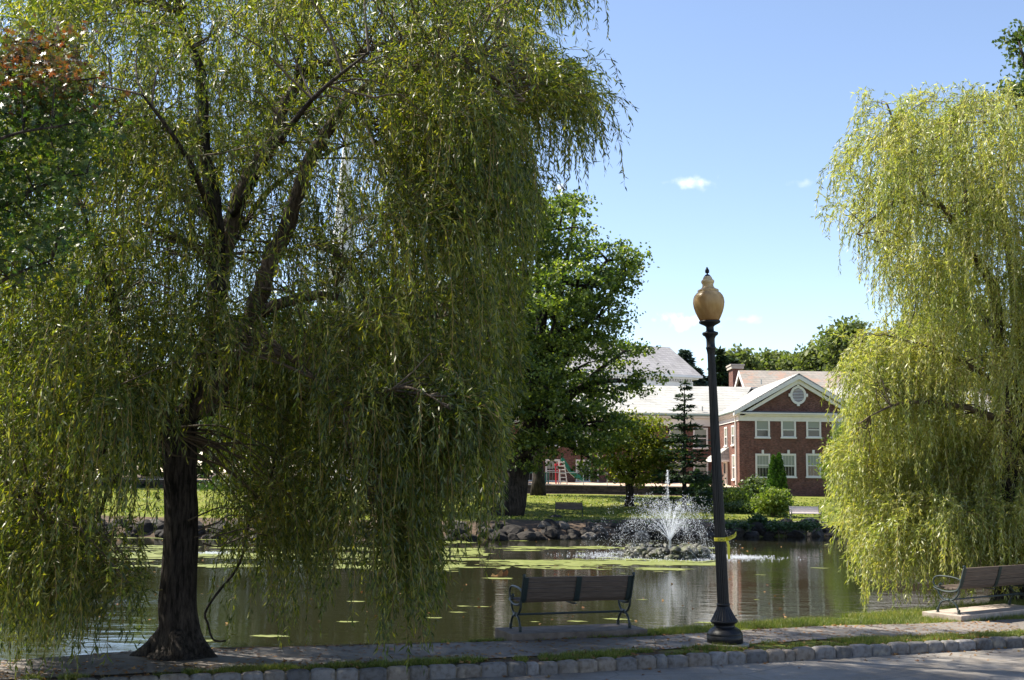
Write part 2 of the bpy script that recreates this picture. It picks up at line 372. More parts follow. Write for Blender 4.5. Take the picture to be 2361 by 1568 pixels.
def leaf_cloud(c, size, rng, flat=.5, k=4):
    """random leafy quads round centres c"""
    n = len(c); nr = nrm(rng.normal(size=(n, 3)) * [1, 1, 1] + [0, 0, flat])
    a = nrm(np.cross(nr, rng.normal(size=(n, 3)))); b = np.cross(nr, a)
    s = size * rng.uniform(.6, 1.3, n)
    if k == 4: return rhomb(c - a * s[:, None] * .5, a, b, s, s * .7)
    ang = np.arange(k) * 2 * math.pi / k; rr = np.where(np.arange(k) % 2 == 0, .5, .2)
    return c[:, None] + (a[:, None] * np.cos(ang)[None, :, None] + b[:, None] * np.sin(ang)[None, :, None]) * (rr[None, :, None] * s[:, None, None])

# ------------------------------------------------------------------ terrain
def curve(pts, z):
    q = sorted([tuple(G(u, v, z))[:2] for u, v in pts])
    x = np.array([a for a, _ in q]); y = np.array([b for _, b in q])
    sl_, sr = (y[1] - y[0]) / (x[1] - x[0]), (y[-1] - y[-2]) / (x[-1] - x[-2])
    sl_ = min(sl_, .22)
    def f(X):
        X = np.asarray(X, float)
        r = np.interp(X, x, y)
        r = np.where(X < x[0], y[0] + sl_ * (X - x[0]), r)
        return np.where(X > x[-1], y[-1] + sr * (X - x[-1]), r)
    return f
kerb_y = curve([(170, 1568), (680, 1547), (1200, 1528), (1600, 1509), (2000, 1487), (2361, 1468)], .02)
path_a = curve([(-100, 1572), (270, 1556), (640, 1537), (1200, 1514), (1600, 1492), (1874, 1475), (2107, 1467), (2361, 1454)], 0)
path_b = curve([(-100, 1530), (0, 1524), (300, 1502), (480, 1497), (900, 1486), (1180, 1477), (1480, 1467), (1620, 1459), (1864, 1444), (2107, 1438), (2361, 1427)], 0)
bank_a = curve([(-100, 1527), (0, 1521), (300, 1499), (480, 1492), (900, 1482), (1150, 1474), (1320, 1466), (1480, 1460), (1574, 1450), (1700, 1441), (1850, 1430), (2000, 1416), (2107, 1406), (2361, 1384)], 0)
WZ = -.5
fx = [(-700, 1232), (0, 1232), (330, 1238), (700, 1246), (1100, 1246), (1300, 1243), (1500, 1240), (1700, 1238), (1900, 1236), (2100, 1238), (2400, 1246)]
bank_b = curve(fx, WZ)
def hn(x, y, s=.3, o=0):
    return np.array([noise.noise((a * s + o, b * s, .3)) for a, b in zip(np.ravel(x), np.ravel(y))]).reshape(np.shape(x))
def far_z(X, Y):
    b = bank_b(X)
    z = np.interp(Y - b, [-1, 0, .9, 2.2, 6, 9], [-1.1, -.45, -.05, .13, .18, .2])
    up = np.interp(Y, [66, 70, 76, 85, 92, 110, 1500], [0, .05, .45, .88, .98, 1.0, 1.4])
    return z + up
def terrain(X, Y):
    k, a = kerb_y(X), bank_a(X)
    near = np.where(Y < k + .09, -.22, -.014)
    t = np.clip((Y - a - .05) / .5, 0, 1); near = np.where(Y > a + .05, -.014 - 1.0 * t, near)
    far = far_z(X, Y)
    z = np.where(Y < 40, near, np.where(Y < bank_b(X) - 1, -1.1, far))
    z = np.where((Y >= 40) & (Y < bank_b(X) - 1), -1.1, z)
    return z
ys = np.concatenate([np.linspace(-60, 9, 14), np.arange(9.5, 24, .07), np.arange(24, 50, 2.0), np.arange(50, 96, .45), np.arange(97, 140, 4), np.array([160, 200, 300, 500, 900, 1800, 3500])])
xs = np.concatenate([np.array([-2500, -900, -300, -120, -80]), np.arange(-60, -14, 1.5), np.arange(-14, 22, .22), np.arange(22, 70, 1.5), np.array([90, 130, 300, 900, 2500])])
X, Y = np.meshgrid(xs, ys); Z = terrain(X, Y)
Z = Z + np.where((Y > 55) & (Y < 90) & (Y > bank_b(X) + .6), hn(X, Y, .35) * .08, 0)
V = np.stack([X, Y, Z], -1).reshape(-1, 3); nx, ny = len(xs), len(ys)
fa = [(j * nx + i, j * nx + i + 1, (j + 1) * nx + i + 1, (j + 1) * nx + i) for j in range(ny - 1) for i in range(nx - 1)]
me = bpy.data.meshes.new('ground'); me.from_pydata(V.tolist(), [], fa); me.update()
me.polygons.foreach_set('use_smooth', [True] * len(me.polygons))
d = np.zeros(len(V)); vx, vy = V[:, 0], V[:, 1]
edge = vy - bank_b(vx)
d = np.where(vy > 40, np.interp(edge, [-1, 0, 3, 5.5, 7.5], [.8, .75, .62, .55, .05]) * np.interp(vx, [-30, 9, 14, 60], [1, 1, .45, .3]), d)
d = np.where(vy > 90, .75 * np.interp(vx, [17, 20], [1, 0]), d)
d = np.where(vy < 40, .33 + .35 * np.interp(vx, [-6, -1, 5], [1, .55, 0]), d)
at = me.attributes.new('dirt', 'FLOAT', 'POINT'); at.data.foreach_set('value', d.astype(np.float32))
tag(fin('ground', me, M['ground']), kind='structure')

def strip(name, fa_, fb_, z, m, x0, x1, step=.4, zb=None):
    xx = np.arange(x0, x1, step); ya, yb = fa_(xx), fb_(xx); mb = MB(); vv = []; n = 5
    for i, x in enumerate(xx):
        for j in range(n):
            y = ya[i] + (yb[i] - ya[i]) * j / (n - 1)
            vv.append((x, y, z if zb is None else z + (zb - z) * j / (n - 1)))
    ff = [(i * n + j, (i + 1) * n + j, (i + 1) * n + j + 1, i * n + j + 1) for i in range(len(xx) - 1) for j in range(n - 1)]
    mb.add(vv, ff); return tag(mb.obj(name, m), kind='structure')
strip('road', lambda x: kerb_y(x) - 9.5, lambda x: kerb_y(x) + .04, -.15, M['road'], -60, 70)
wob = lambda f, a, o: (lambda x: f(x) + a * hn(x, x * 0, 1.9, o))
strip('path', wob(path_a, .10, 0), wob(path_b, .06, 9), 0, M['path'], -40, 60, .15)
wob2 = lambda c, a: (lambda x: c + a * hn(x, x * 0, .3, 4))
strip('far_path', wob2(86.6, .3), wob2(91.2, 0), .93, M['pale_path'], -60, 60, .6, 1.10)

# water
mb = MB(); mb.add([(-90, 10, WZ), (90, 10, WZ), (90, 66, WZ), (-90, 66, WZ)], [(0, 1, 2, 3)])
tag(mb.obj('pond_water', M['water']), kind='structure')

# kerb of granite blocks
k_m = MB(); mo = MB()
x = -9.0; 
while x < 15:
    wlen = random.uniform(.25, .36) if random.random() > .1 else .17
    x1 = x + wlen
    ya, yb = float(kerb_y(x)), float(kerb_y(x1)); dirv = Vector((x1 - x, yb - ya, 0)).normalized(); nv = Vector((-dirv.y, dirv.x, 0))
    g = .012; zt = .02 + random.uniform(-.012, .01); ins = random.uniform(-.008, .01)
    nseg = 8; nh = 4
    # rounded block as a small grid swept over front and top
    prof = [(-.0, -.20), (-.014, -.12), (-.016, -.05), (-.006, zt - .025), (.018, zt - .004), (.06, zt + .003), (.11, zt), (.145, zt - .02), (.15, -.2)]
    A = Vector((x, ya, 0)) + dirv * g; B = Vector((x1, yb, 0)) - dirv * g
    vv = []
    for i in range(nseg + 1):
        t = i / nseg; base = A.lerp(B, t); e = 1 - abs(2 * t - 1) ** 6
        for (dn, z) in prof:
            jig = noise.noise((base.x * 9, dn * 14, z * 14)) * .014
            vv.append(base + nv * (dn + ins + (1 - e) * (.014 if dn < .08 else -.012) + jig) + Vector((0, 0, z - (1 - e) * .018 * (z > -.04) + jig * .6)))
    n = len(prof)
    ff = [(i * n + j, (i + 1) * n + j, (i + 1) * n + j + 1, i * n + j + 1) for i in range(nseg) for j in range(n - 1)]
    ff += [tuple(range(n)), tuple(nseg * n + j for j in range(n))[::-1]]
    k_m.add(vv, ff); x = x1
xx = np.arange(-9, 15, .3)
for a, b in zip(xx[:-1], xx[1:]):
    ya, yb = float(kerb_y(a)), float(kerb_y(b))
    mo.hexa([(a, ya + .022, -.2), (b, yb + .022, -.2), (b, yb + .14, -.2), (a, ya + .14, -.2), (a, ya + .022, -.012), (b, yb + .022, -.012), (b, yb + .14, -.012), (a, ya + .14, -.012)])
kerb = tag(k_m.obj('kerb', M['granite'], smooth=True), kind='structure')
mo.obj('mortar', M['mortar'], kerb)

# ------------------------------------------------------------------ algae and lily pads
def algae_mesh():
    mb = MB(); vv = []; ff = []
    X_ = np.arange(-22, 15, .15); Y_ = np.arange(36, 58.5, .13)
    idx = {}
    def lev(x, y):
        u, v = proj((x, y, WZ)); u = float(u); v = float(v) + .013 * (1700 - u) * 0
        # bands of growth lying across the pond
        w = -.35
        w = max(w, .62 - abs(v - (1303 - .006 * (u - 1000))) / 17 if u > 770 else -1)
        w = max(w, .62 - abs(v - 1282) / 22 if u < 1120 else -1)
        w = max(w, .38 - abs(v - 1264) / 12)
        w = max(w, .40 - abs(v - 1305) / 9 if u < 600 else -1)
        if u > 1655: w = max(min(w, .10 - abs(v - 1296) / 6), .05 - abs(v - 1262) / 5)
        return w + 1.05 * noise.noise((x * .16, y * .55, 2)) + .7 * noise.noise((x * .7, y * 1.6, 5)) + .6 * noise.noise((x * 2.1, y * 3, 9))
    for j, y in enumerate(Y_[:-1]):
        for i, x in enumerate(X_[:-1]):
            if lev(x + .1, y + .08) > .25:
                q = []
                for (a, b) in ((i, j), (i + 1, j), (i + 1, j + 1), (i, j + 1)):
                    if (a, b) not in idx:
                        jx, jy = random.uniform(-.07, .07), random.uniform(-.05, .05)
                        idx[(a, b)] = len(vv); vv.append((X_[a] + jx, Y_[b] + jy, WZ + .006 + random.uniform(0, .004)))
                    q.append(idx[(a, b)])
                ff.append(tuple(q))
    mb.add(vv, ff); return tag(mb.obj('algae', M['algae']), kind='stuff')
algae_mesh()
def pad(u, v, w, label, depth=.5, mesh='algae_patch'):
    c = G(u, v, WZ); s = w * c.y / F / 2; mb = MB(); n = 26; vv = [(0, 0, .010)]
    for j in range(n):
        an = 2 * math.pi * j / n; q = 1 + .6 * noise.noise((math.cos(an) * 1.9 + u, math.sin(an) * 1.9, v)) + .25 * noise.noise((math.cos(an) * 5 + u, math.sin(an) * 5, v))
        vv.append((math.cos(an) * s * q, math.sin(an) * s * depth * q * .95, .006))
    mb.add(vv, [(0, 1 + j, 1 + (j + 1) % n) for j in range(n)])
    o = mb.obj(mesh, M['algae']); o.location = (c.x, c.y, WZ)
    return tag(o, label, 'algae patch', 'loose algae patches near the front bank')
pads = [(480, 1478, 60, 'narrow algae streak low behind the willow trunk'), (1150, 1334, 70, 'algae pad carrying a brown curled leaf'),
        (620, 1467, 80, 'pale algae streak on the water right of the willow trunk'), (1070, 1398, 34, 'small algae patch left of the front bench armrest'),
        (820, 1387, 44, 'algae patch under the longest hanging willow strands'), (800, 1434, 46, 'thin algae patch beside the willow strand tips'),
        (1000, 1425, 36, 'thin green patch at the end of the willow fringe'), (1110, 1399, 34, 'algae patch just left of the front bench'),
        (1055, 1412, 36, 'algae patch beside the front bench, second from its armrest'), (1330, 1433, 40, 'algae patch seen below the front bench stretcher'),
        (1232, 1434, 22, 'tiny algae patch between the front bench legs'), (1425, 1428, 56, 'algae patch beyond the right legs of the front bench'),
        (1480, 1383, 24, 'little algae patch just right of the front bench back'), (1530, 1312, 130, 'broad lily mat in front of the fountain ring'),
        (1630, 1436, 50, 'green pad touching the lamp post base'), (1755, 1326, 26, 'small pad right of the lamp post'), (1890, 1310, 40, 'thin pad beside the right willow'),
        (1745, 1383, 14, 'tiny pad on the brick reflection'), (1480, 1296, 90, 'green mat left of the fountain ring')]
for p in pads: pad(*p)
# a curled brown leaf standing on one pad
c = G(1150, 1330, WZ); mb = MB()
for (dx, h, w, tl) in ((-.14, .10, .10, -.5), (.05, .20, .09, .2), (.17, .22, .07, .7), (-.02, .07, .14, 0)):
    mb.add([(dx - w, 0, .012), (dx + w, .02, .012), (dx + w * .6 + tl * .1, .06, h * .6), (dx + tl * .12, .05, h), (dx - w * .7, .03, h * .55)], [(0, 1, 2, 3, 4)])

o = mb.obj('dead_leaf', M['dry_leaf']); o.location = (c.x, c.y, WZ); tag(o, 'curled brown dead leaf standing on a green pad', 'dead leaf')
def scatter_leaves():
    rng = np.random.default_rng(3); n = 900
    x = rng.uniform(-8, 10, n); y = kerb_y(x) + rng.uniform(.18, .95, n) ** 1.3; z = np.full(n, .012)
    n2 = 420; x2 = rng.uniform(-6, 11, n2) ** 1; w = rng.uniform(0, 1, n2) ** 3
    y2 = kerb_y(x2) - .03 - w * 1.0; z2 = np.full(n2, -.142)
    keep = (rng.uniform(0, 1, n2) < np.interp(x2, [-6, 5, 6.5, 11], [.12, .2, 1, 1]))
    x3 = rng.uniform(-9, 9, 260); y3 = path_b(x3) + rng.uniform(-.3, .1, 260)
    c = np.concatenate([np.stack([x, y, z], 1), np.stack([x2, y2, z2], 1)[keep], np.stack([x3, y3, np.full(260, .008)], 1)])
    nl = 1500; xl = rng.uniform(-9, 9, nl); yl = path_a(xl) + (path_b(xl) - path_a(xl)) * rng.uniform(0, 1, nl)
    Vl = leaf_cloud(np.stack([xl, yl, np.full(nl, .006)], 1), .06, rng, 6); Vl[:, :, 2] = np.clip(Vl[:, :, 2], .004, .012)
    tag(poly_mesh('path_litter', Vl, M['dry_leaf']), kind='stuff')
    V = leaf_cloud(c, .075, rng, 2.5, 8); V[:, :, 2] = np.maximum(V[:, :, 2], c[:, None, 2] - .004)
    tag(poly_mesh('fallen_leaves', V, M['dry_leaf']), kind='stuff')
    n = 160; u = rng.uniform(0, 1900, n); v = rng.uniform(1240, 1440, n)
    c = np.array([tuple(G(a, b, WZ + .01)) for a, b in zip(u, v)])
    V = leaf_cloud(c, .09, rng, 3.5); V[:, :, 2] = np.maximum(V[:, :, 2], WZ + .004)
    tag(poly_mesh('floating_leaves', V, M['dry_leaf']), kind='stuff')
scatter_leaves()

# grass blades along the kerb strip and the pond edge
def grass():
    rng = np.random.default_rng(5); P_ = []
    n = 60000; x = rng.uniform(-8, 11, n); a = kerb_y(x) + .15; b = path_a(x) - .01; t = rng.uniform(0, 1, n); y = a + (b - a) * t
    den = hn(x, y, 1.0) * .6 + hn(x, y, 4.5, 7) * .5 + np.interp(x, [-6, -3, 1, 4, 11], [-.22, -.12, .06, .15, .3])
    k_ = den > -.02; P_.append(np.stack([x, y, np.full(n, -.01), rng.uniform(.03, .085, n) * (1 + np.clip(den, 0, .6))], 1)[k_])
    n = 60000; x = rng.uniform(1.2, 12, n); a = path_b(x); b = bank_a(x) + .12; y = a + (b - a) * rng.uniform(-.02, 1, n)
    k_ = hn(x, y, 1.3) + np.interp(x, [1, 4, 12], [.3, .2, .3]) > 0
    P_.append(np.stack([x, y, np.full(n, -.02), rng.uniform(.03, .13, n)], 1)[k_])
    n = 5000; x = rng.uniform(-1.0, 2.6, n); y = path_b(x) + rng.uniform(-.03, .12, n)
    k_ = hn(x, y, 2.3) > .0; P_.append(np.stack([x, y, np.full(n, -.01), rng.uniform(.02, .08, n)], 1)[k_])
    Q = np.concatenate(P_); c = Q[:, :3]; h = Q[:, 3]; n = len(c)
    d_ = nrm(rng.normal(size=(n, 3)) * [.5, .5, .12] + [0, 0, .8]); sd = nrm(np.cross(d_, rng.normal(size=(n, 3))))
    w = .006 + .004 * rng.uniform(size=n)
    V = np.stack([c - sd * w[:, None] * .5, c + sd * w[:, None] * .5, c + d_ * h[:, None]], 1)
    tag(poly_mesh('grass', V, M['grass']), kind='stuff')
    # rough tufts on the far lawn
    n = 26000; x = rng.uniform(-30, 34, n); y = rng.uniform(60, 86.5, n); 
    ok = (y > bank_b(x) + 1.2) & ~((y < bank_b(x) + 6.5) & (x < 11) & (rng.uniform(size=n) > .12))
    x, y = x[ok], y[ok]; n = len(x); z = terrain(x, y); h = rng.uniform(.05, .16, n)
    c = np.stack([x, y, z - .01], 1); d_ = nrm(rng.normal(size=(n, 3)) * [.6, .6, .1] + [0, 0, .8]); sd = nrm(np.cross(d_, rng.normal(size=(n, 3))))
    V = np.stack([c - sd * .05, c + sd * .05, c + d_ * h[:, None]], 1)
    tag(poly_mesh('lawn_grass', V, M['grass']), kind='stuff')
grass()

# ------------------------------------------------------------------ benches
M['concrete_stain_shade'] = mottled('stained_shaded_concrete', (.09, .068, .054), (.19, .155, .13), 4, .9, .4, .006)  # brown stain, with the near slab's shade also painted into the darker colour
def slab(c, ang, L, Wd, h, label, m='concrete'):
    mb = MB(); nxx = 12
    vv = []
    mb.box((-L / 2, -Wd / 2, -.5), (L / 2, Wd / 2, 0))
    o = mb.obj('concrete_slab', M[m], bevel=.012); o.location = (c.x, c.y, h); o.rotation_euler.z = ang
    return tag(o, label, 'concrete slab', 'slabs under the park benches')
def smooth_curve(pts, n=5):
    pts = [Vector(p) for p in pts]; r = []
    for i in range(len(pts) - 1):
        p0, p1, p2, p3 = pts[max(i - 1, 0)], pts[i], pts[i + 1], pts[min(i + 2, len(pts) - 1)]
        for j in range(n):
            t = j / n; r.append(.5 * ((2 * p1) + (p2 - p0) * t + (2 * p0 - 5 * p1 + 4 * p2 - p3) * t * t + (-p0 + 3 * p1 - 3 * p2 + p3) * t ** 3))
    return r + [pts[-1]]
BACK = [(-.345, .84), (-.325, .76), (-.295, .66), (-.262, .57), (-.225, .48), (-.17, .43)]
def make_bench(loc, ang, L, label, group, wood='wood', iron='iron', detail=True, z=0):
    r = empty('park_bench', loc, label, 'park bench', group, ang)
    h = L / 2
    mb = MB(); bc = smooth_curve([(0, a, b) for a, b in BACK], 4)
    # five back slats following the curve
    m = len(bc) - 1
    for i in range(5):
        a = bc[round(i * (m - 1) / 5)]; b = bc[round((i + 1) * (m - 1) / 5)]; a = a.lerp(b, .03); b = a.lerp(b, .93)
        t = (b - a).normalized(); nn = Vector((0, t.z, -t.y)) * .03
        if nn.y > 0: nn = -nn
        nn = -nn
        mb.hexa([(-h, b.y, b.z), (h, b.y, b.z), (h, b.y + nn.y, b.z + nn.z), (-h, b.y + nn.y, b.z + nn.z),
                 (-h, a.y, a.z), (h, a.y, a.z), (h, a.y + nn.y, a.z + nn.z), (-h, a.y + nn.y, a.z + nn.z)])
    mb.obj('backrest', M[wood], r, bevel=.004)
    mb = MB()
    for i in range(5):
        y0 = -.17 + i * .088; zz = .425 + .012 * abs(i - 1.5) * .8
        mb.box((-h, y0, zz), (h, y0 + .075, zz + .03))
    mb.obj('seat', M[wood], r, bevel=.004)
    n = 8 if detail else 5
    def tb(pts, rr, sq=1): return MB().tube(smooth_curve(pts, 4), rr, n, sq=sq)
    for s in (-1, 1):
        x = s * (h + .012)
        q = tb([(x, -.37, .86), (x, -.345, .80), (x, -.315, .70), (x, -.285, .60), (x, -.25, .50), (x, -.19, .425), (x, -.06, .395), (x, .08, .395), (x, .2, .425), (x, .29, .455)], .021)
        q.tube(smooth_curve([(x, -.24, .49), (x, -.215, .36), (x, -.12, .262), (x, 0, .24), (x, .10, .262), (x, .17, .33), (x, .215, .43)], 4), .018, n)
        q.tube([(x, -.37, .845), (x, -.355, .875), (x, -.33, .87)], [.02, .028, .015], n)
        q.tube([(x, -.05, .24), (x, -.02, .24), (x, .02, .24), (x, .05, .24)], [.02, .036, .036, .02], n)
        # flat flange behind the slats
        for a, b in zip(bc[:-2], bc[1:-1]):
            x0, x1 = (x - .01, x + .085) if s < 0 else (x - .085, x + .01)
            q.hexa([(x0, b.y - .014, b.z), (x1, b.y - .014, b.z), (x1, b.y - .003, b.z), (x0, b.y - .003, b.z), (x0, a.y - .014, a.z), (x1, a.y - .014, a.z), (x1, a.y - .003, a.z), (x0, a.y - .003, a.z)])
        q.obj('side_frame', M[iron], r, smooth=False)
        q = tb([(x, -.28, .615), (x, -.2, .645), (x, -.08, .665), (x, .06, .67), (x, .18, .665), (x, .262, .63), (x, .29, .56), (x, .265, .49), (x, .2, .455)], [.017] * 33, 1)
        q.tube([(x, .11, .50), (x, .14, .53), (x, .17, .50), (x, .15, .46)], [.014, .024, .024, .016], n)
        q.obj('armrest', M[iron], r)
        for e in (-1, 1):
            q = tb([(x, 0, .235), (x, e * .10, .215), (x, e * .17, .15), (x, e * .205, .07), (x, e * .215, .03)], .019)
            q.tube([(x, e * .213, .085), (x, e * .215, .07), (x, e * .217, .03), (x, e * .217, .012), (x, e * .217, 0)], [.02, .029, .027, .024, .045], n)
            q.obj('leg', M[iron], r)
    MB().tube([(-h, 0, .24), (h, 0, .24)], .017, 8).obj('stretcher', M[iron], r)
    q = MB()
    for a, b in zip(bc[:-2], bc[1:-1]):
        q.hexa([(-.045, b.y - .014, b.z), (.045, b.y - .014, b.z), (.045, b.y - .003, b.z), (-.045, b.y - .003, b.z), (-.045, a.y - .014, a.z), (.045, a.y - .014, a.z), (.045, a.y - .003, a.z), (-.045, a.y - .003, a.z)])
    q.tube([(0, -.2, .41), (0, -.05, .40), (0, .2, .41)], .015, n)
    q.obj('back_strap', M[iron], r)
    return r
NB = 'benches on the near bank'; FB = 'benches across the pond'
def bench_at(lf, rt, zt, label, group, **kw):
    """rear legs seen at lf and rt"""
    a, b = G(*lf, zt), G(*rt, zt); d_ = (b - a); L = d_.length; ang = math.atan2(d_.y, d_.x)
    fwd = Vector((-math.sin(ang), math.cos(ang), 0)); c = (a + b) / 2 + fwd * .217
    return make_bench((c.x, c.y, zt), ang, L - .03, label, group, **kw), c, ang, L, fwd
b1, c1, a1, L1, f1 = bench_at((1199, 1457), (1452, 1448), .10, 'shaded green iron and weathered slat bench left of the lamp post', NB)
slab(c1 + f1 * -.03, a1, 2.32, .78, .10, m='concrete_stain_shade', label= 'shaded concrete slab under the bench left of the lamp post')
b2, c2, a2, L2, f2 = bench_at((2211, 1417), (2376, 1400), .10, 'sunlit green iron bench with brown slats in front of the right willow', NB)
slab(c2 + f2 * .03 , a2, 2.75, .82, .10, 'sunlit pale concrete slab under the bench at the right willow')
# far benches face the pond, toward the camera
def far_bench(u, v, w, label, wood):
    z0 = .2; c = G(u, v, z0)
    for _ in range(4): z0 = float(terrain(np.array([c.x]), np.array([c.y]))[0]); c = G(u, v, z0)
    L = w * c.y / F
    r = make_bench((c.x, c.y, z0 + .01), math.pi, L, label, FB, wood=wood, detail=False); return r, c
_, fc = far_bench(1857, 1203, 66, 'pale weathered bench on the sunny lawn across the pond', 'pale_wood')
far_bench(1312, 1193, 60, 'dark bench in shade across the pond right of the thick trunk', 'wood')
far_bench(985, 1188, 58, 'dark far bench left of the thick trunk behind hanging willow strands', 'wood')
mb = MB(); mb.box((fc.x - 1.1, fc.y - .4, -.2), (fc.x + 1.1, fc.y + .5, float(terrain(np.array([fc.x]), np.array([fc.y]))[0]) + .015))
tag(mb.obj('concrete_slab', M['concrete']), 'thin slab under the pale bench across the pond', 'concrete slab', 'slabs under the park benches')
for (u, v, sx_, sz_, m, lab, nm) in ((1282, 1195, .34, .16, 'dark_cloth', 'small dark bundle lying under the shaded far bench', 'bundle'), (1302, 1184, .2, .28, 'red_cloth', 'dull red bag below the seat of the shaded far bench', 'bag')):
    c = G(u, v, .17); c.y += .1; bm = bmesh.new(); bmesh.ops.create_icosphere(bm, subdivisions=3, radius=1)
    for w_ in bm.verts:
        q = noise.noise(w_.co * 1.7 + Vector((u, 0, 0))); w_.co *= 1 + .25 * q; w_.co.z = max(w_.co.z, -.6)
        w_.co = Vector((w_.co.x * sx_, w_.co.y * .2, (w_.co.z + .6) * sz_ * .8))
    me = bpy.data.meshes.new(nm); bm.to_mesh(me); bm.free(); o = fin(nm, me, M[m]); o.location = c; tag(o, lab, nm)

# ------------------------------------------------------------------ lamp post
base = G(1672, 1486, 0); base.z = .03
r = empty('street_lamp', base, 'tall fluted black lamp post with amber acorn globe beside the path', 'street lamp')
top = P(1630, 605, base.y)
tilt = math.atan2(top.x - base.x, 5.8)
r.rotation_euler = (0, tilt, 0)
pf = [(0, .272), (.115, .272), (.122, .262), (.13, .27), (.15, .262), (.19, .235), (.225, .18), (.237, .158), (.275, .156), (.285, .175), (.30, .20), (.318, .208), (.335, .205)]
MB().lathe([(0, .10)] + pf[:1] + pf[1:] + [(.34, .19)], 48).obj('base', M['lamp_iron'], r, smooth=True)
MB().lathe([(.335, .20), (.383, .172), (.43, .148), (.463, .13), (.51, .108), (.544, .096)], 48, .05).obj('skirt', M['lamp_iron'], r)
MB().lathe([(.544, .097), (.565, .103), (.58, .101), (.585, .092)], 40).obj('collar', M['lamp_iron'], r, smooth=True)
H = 5.80 / 5.80
MB().lathe([(.585, .090), (2.0, .084), (3.3, .071), (4.2, .062), (4.42, .060), (4.5, .072)], 40, .085).obj('pole', M['lamp_iron'], r)
MB().lathe([(4.49, .068), (4.505, .078), (4.53, .078), (4.54, .069), (4.60, .066), (4.66, .068), (4.70, .085), (4.72, .115), (4.745, .128), (4.765, .12), (4.775, .085), (4.79, .062), (4.85, .06), (4.87, .08), (4.89, .12), (4.905, .15), (4.92, .168), (4.945, .166), (4.95, .15)], 40).obj('holder', M['lamp_iron'], r, smooth=True)
MB().lathe([(4.945, .135), (4.96, .155), (5.02, .185), (5.09, .215), (5.17, .238), (5.24, .247), (5.30, .241), (5.35, .222), (5.39, .190), (5.405, .168), (5.412, .162), (5.42, .166), (5.435, .166), (5.445, .155), (5.455, .13), (5.47, .105), (5.50, .088), (5.535, .086), (5.555, .10), (5.575, .104), (5.595, .098), (5.605, .082), (5.62, .074), (5.645, .064), (5.66, .052)], 48).obj('globe', M['globe'], r, smooth=True)
fo = MB().lathe([(5.655, .055), (5.665, .05), (5.685, .034), (5.695, .012), (5.71, .012), (5.715, .03), (5.74, .034), (5.765, .031), (5.775, .022), (5.80, .014), (5.81, .004)], 24).obj('finial', M['lamp_iron'], r, smooth=True)
tpz = 1.52
MB().lathe([(tpz + .005, .0905), (tpz + .012, .0925), (tpz + .052, .0925), (tpz + .06, .0905)], 40, cap=False).obj('tape', M['tape'], r)
tp = bpy.data.objects[[o.name for o in r.children if o.name.startswith('tape')][0]]
q = MB(); pts = [(.088, -.03, tpz + .035), (.12, -.07, tpz + .042), (.17, -.085, tpz + .065), (.215, -.08, tpz + .085), (.24, -.07, tpz + .12)]
for a, b in zip(pts[:-1], pts[1:]):
    q.add([(a[0], a[1], a[2] - .03), (b[0], b[1], b[2] - .03), (b[0], b[1] + .012, b[2] + .03), (a[0], a[1] + .012, a[2] + .03)], [(0, 1, 2, 3)])
pts = [(.09, -.03, tpz + .03), (.12, -.04, tpz - .06), (.115, -.04, tpz - .17), (.12, -.03, tpz - .27)]
for a, b in zip(pts[:-1], pts[1:]):
    q.add([(a[0] - .02, a[1], a[2]), (a[0] + .02, a[1] + .01, a[2]), (b[0] + .02, b[1] + .01, b[2]), (b[0] - .02, b[1], b[2])], [(0, 1, 2, 3)])
q.obj('loose_end', M['tape'], tp)
def text_mesh(body, size, m, parent, mat4, name='lettering'):
    c = bpy.data.curves.new(name, 'FONT'); c.body = body; c.size = size; c.extrude = .0006; c.align_x = 'CENTER'
    o = bpy.data.objects.new('tmp', c); COL.objects.link(o); dg = bpy.context.evaluated_depsgraph_get()
    me = bpy.data.meshes.new_from_object(o.evaluated_get(dg)); bpy.data.objects.remove(o); me.transform(mat4)
    return fin(name, me, m, parent)
me_t = text_mesh('CAU', .052, M['ink'], tp, Matrix.Translation((0, -.0945, tpz + .014)) @ Matrix.Rotation(rad(90), 4, 'X'))
text_mesh('TION', .05, M['ink'], tp, Matrix.Translation((.178, -.096, tpz + .068)) @ Matrix.Rotation(rad(-32), 4, 'Y') @ Matrix.Rotation(rad(92), 4, 'X'))
o = MB().lathe([(-.2, .345), (.02, .345), (.03, .335)], 40).obj('lamp_plinth', M['plinth']); o.location = (base.x + .02, base.y, 0)
tag(o, 'round mossy concrete plinth under the lamp post', 'plinth')

# a bare dry sprig standing in the grass by the path
c = G(1512, 1494, 0); q = MB()
q.tube([c, c + Vector((.0, 0, .08)), c + Vector((-.03, 0, .15)), c + Vector((-.09, 0, .24))], [.004, .004, .003, .002], 5)
q.tube([c + Vector((0, 0, .03)), c + Vector((-.05, 0, .07)), c + Vector((-.1, 0, .075)), c + Vector((-.16, .0, .055))], [.003, .003, .002, .002], 5)
tag(q.obj('dry_sprig', M['twig']), 'bare forked dry sprig in the grass left of the lamp post', 'sprig')

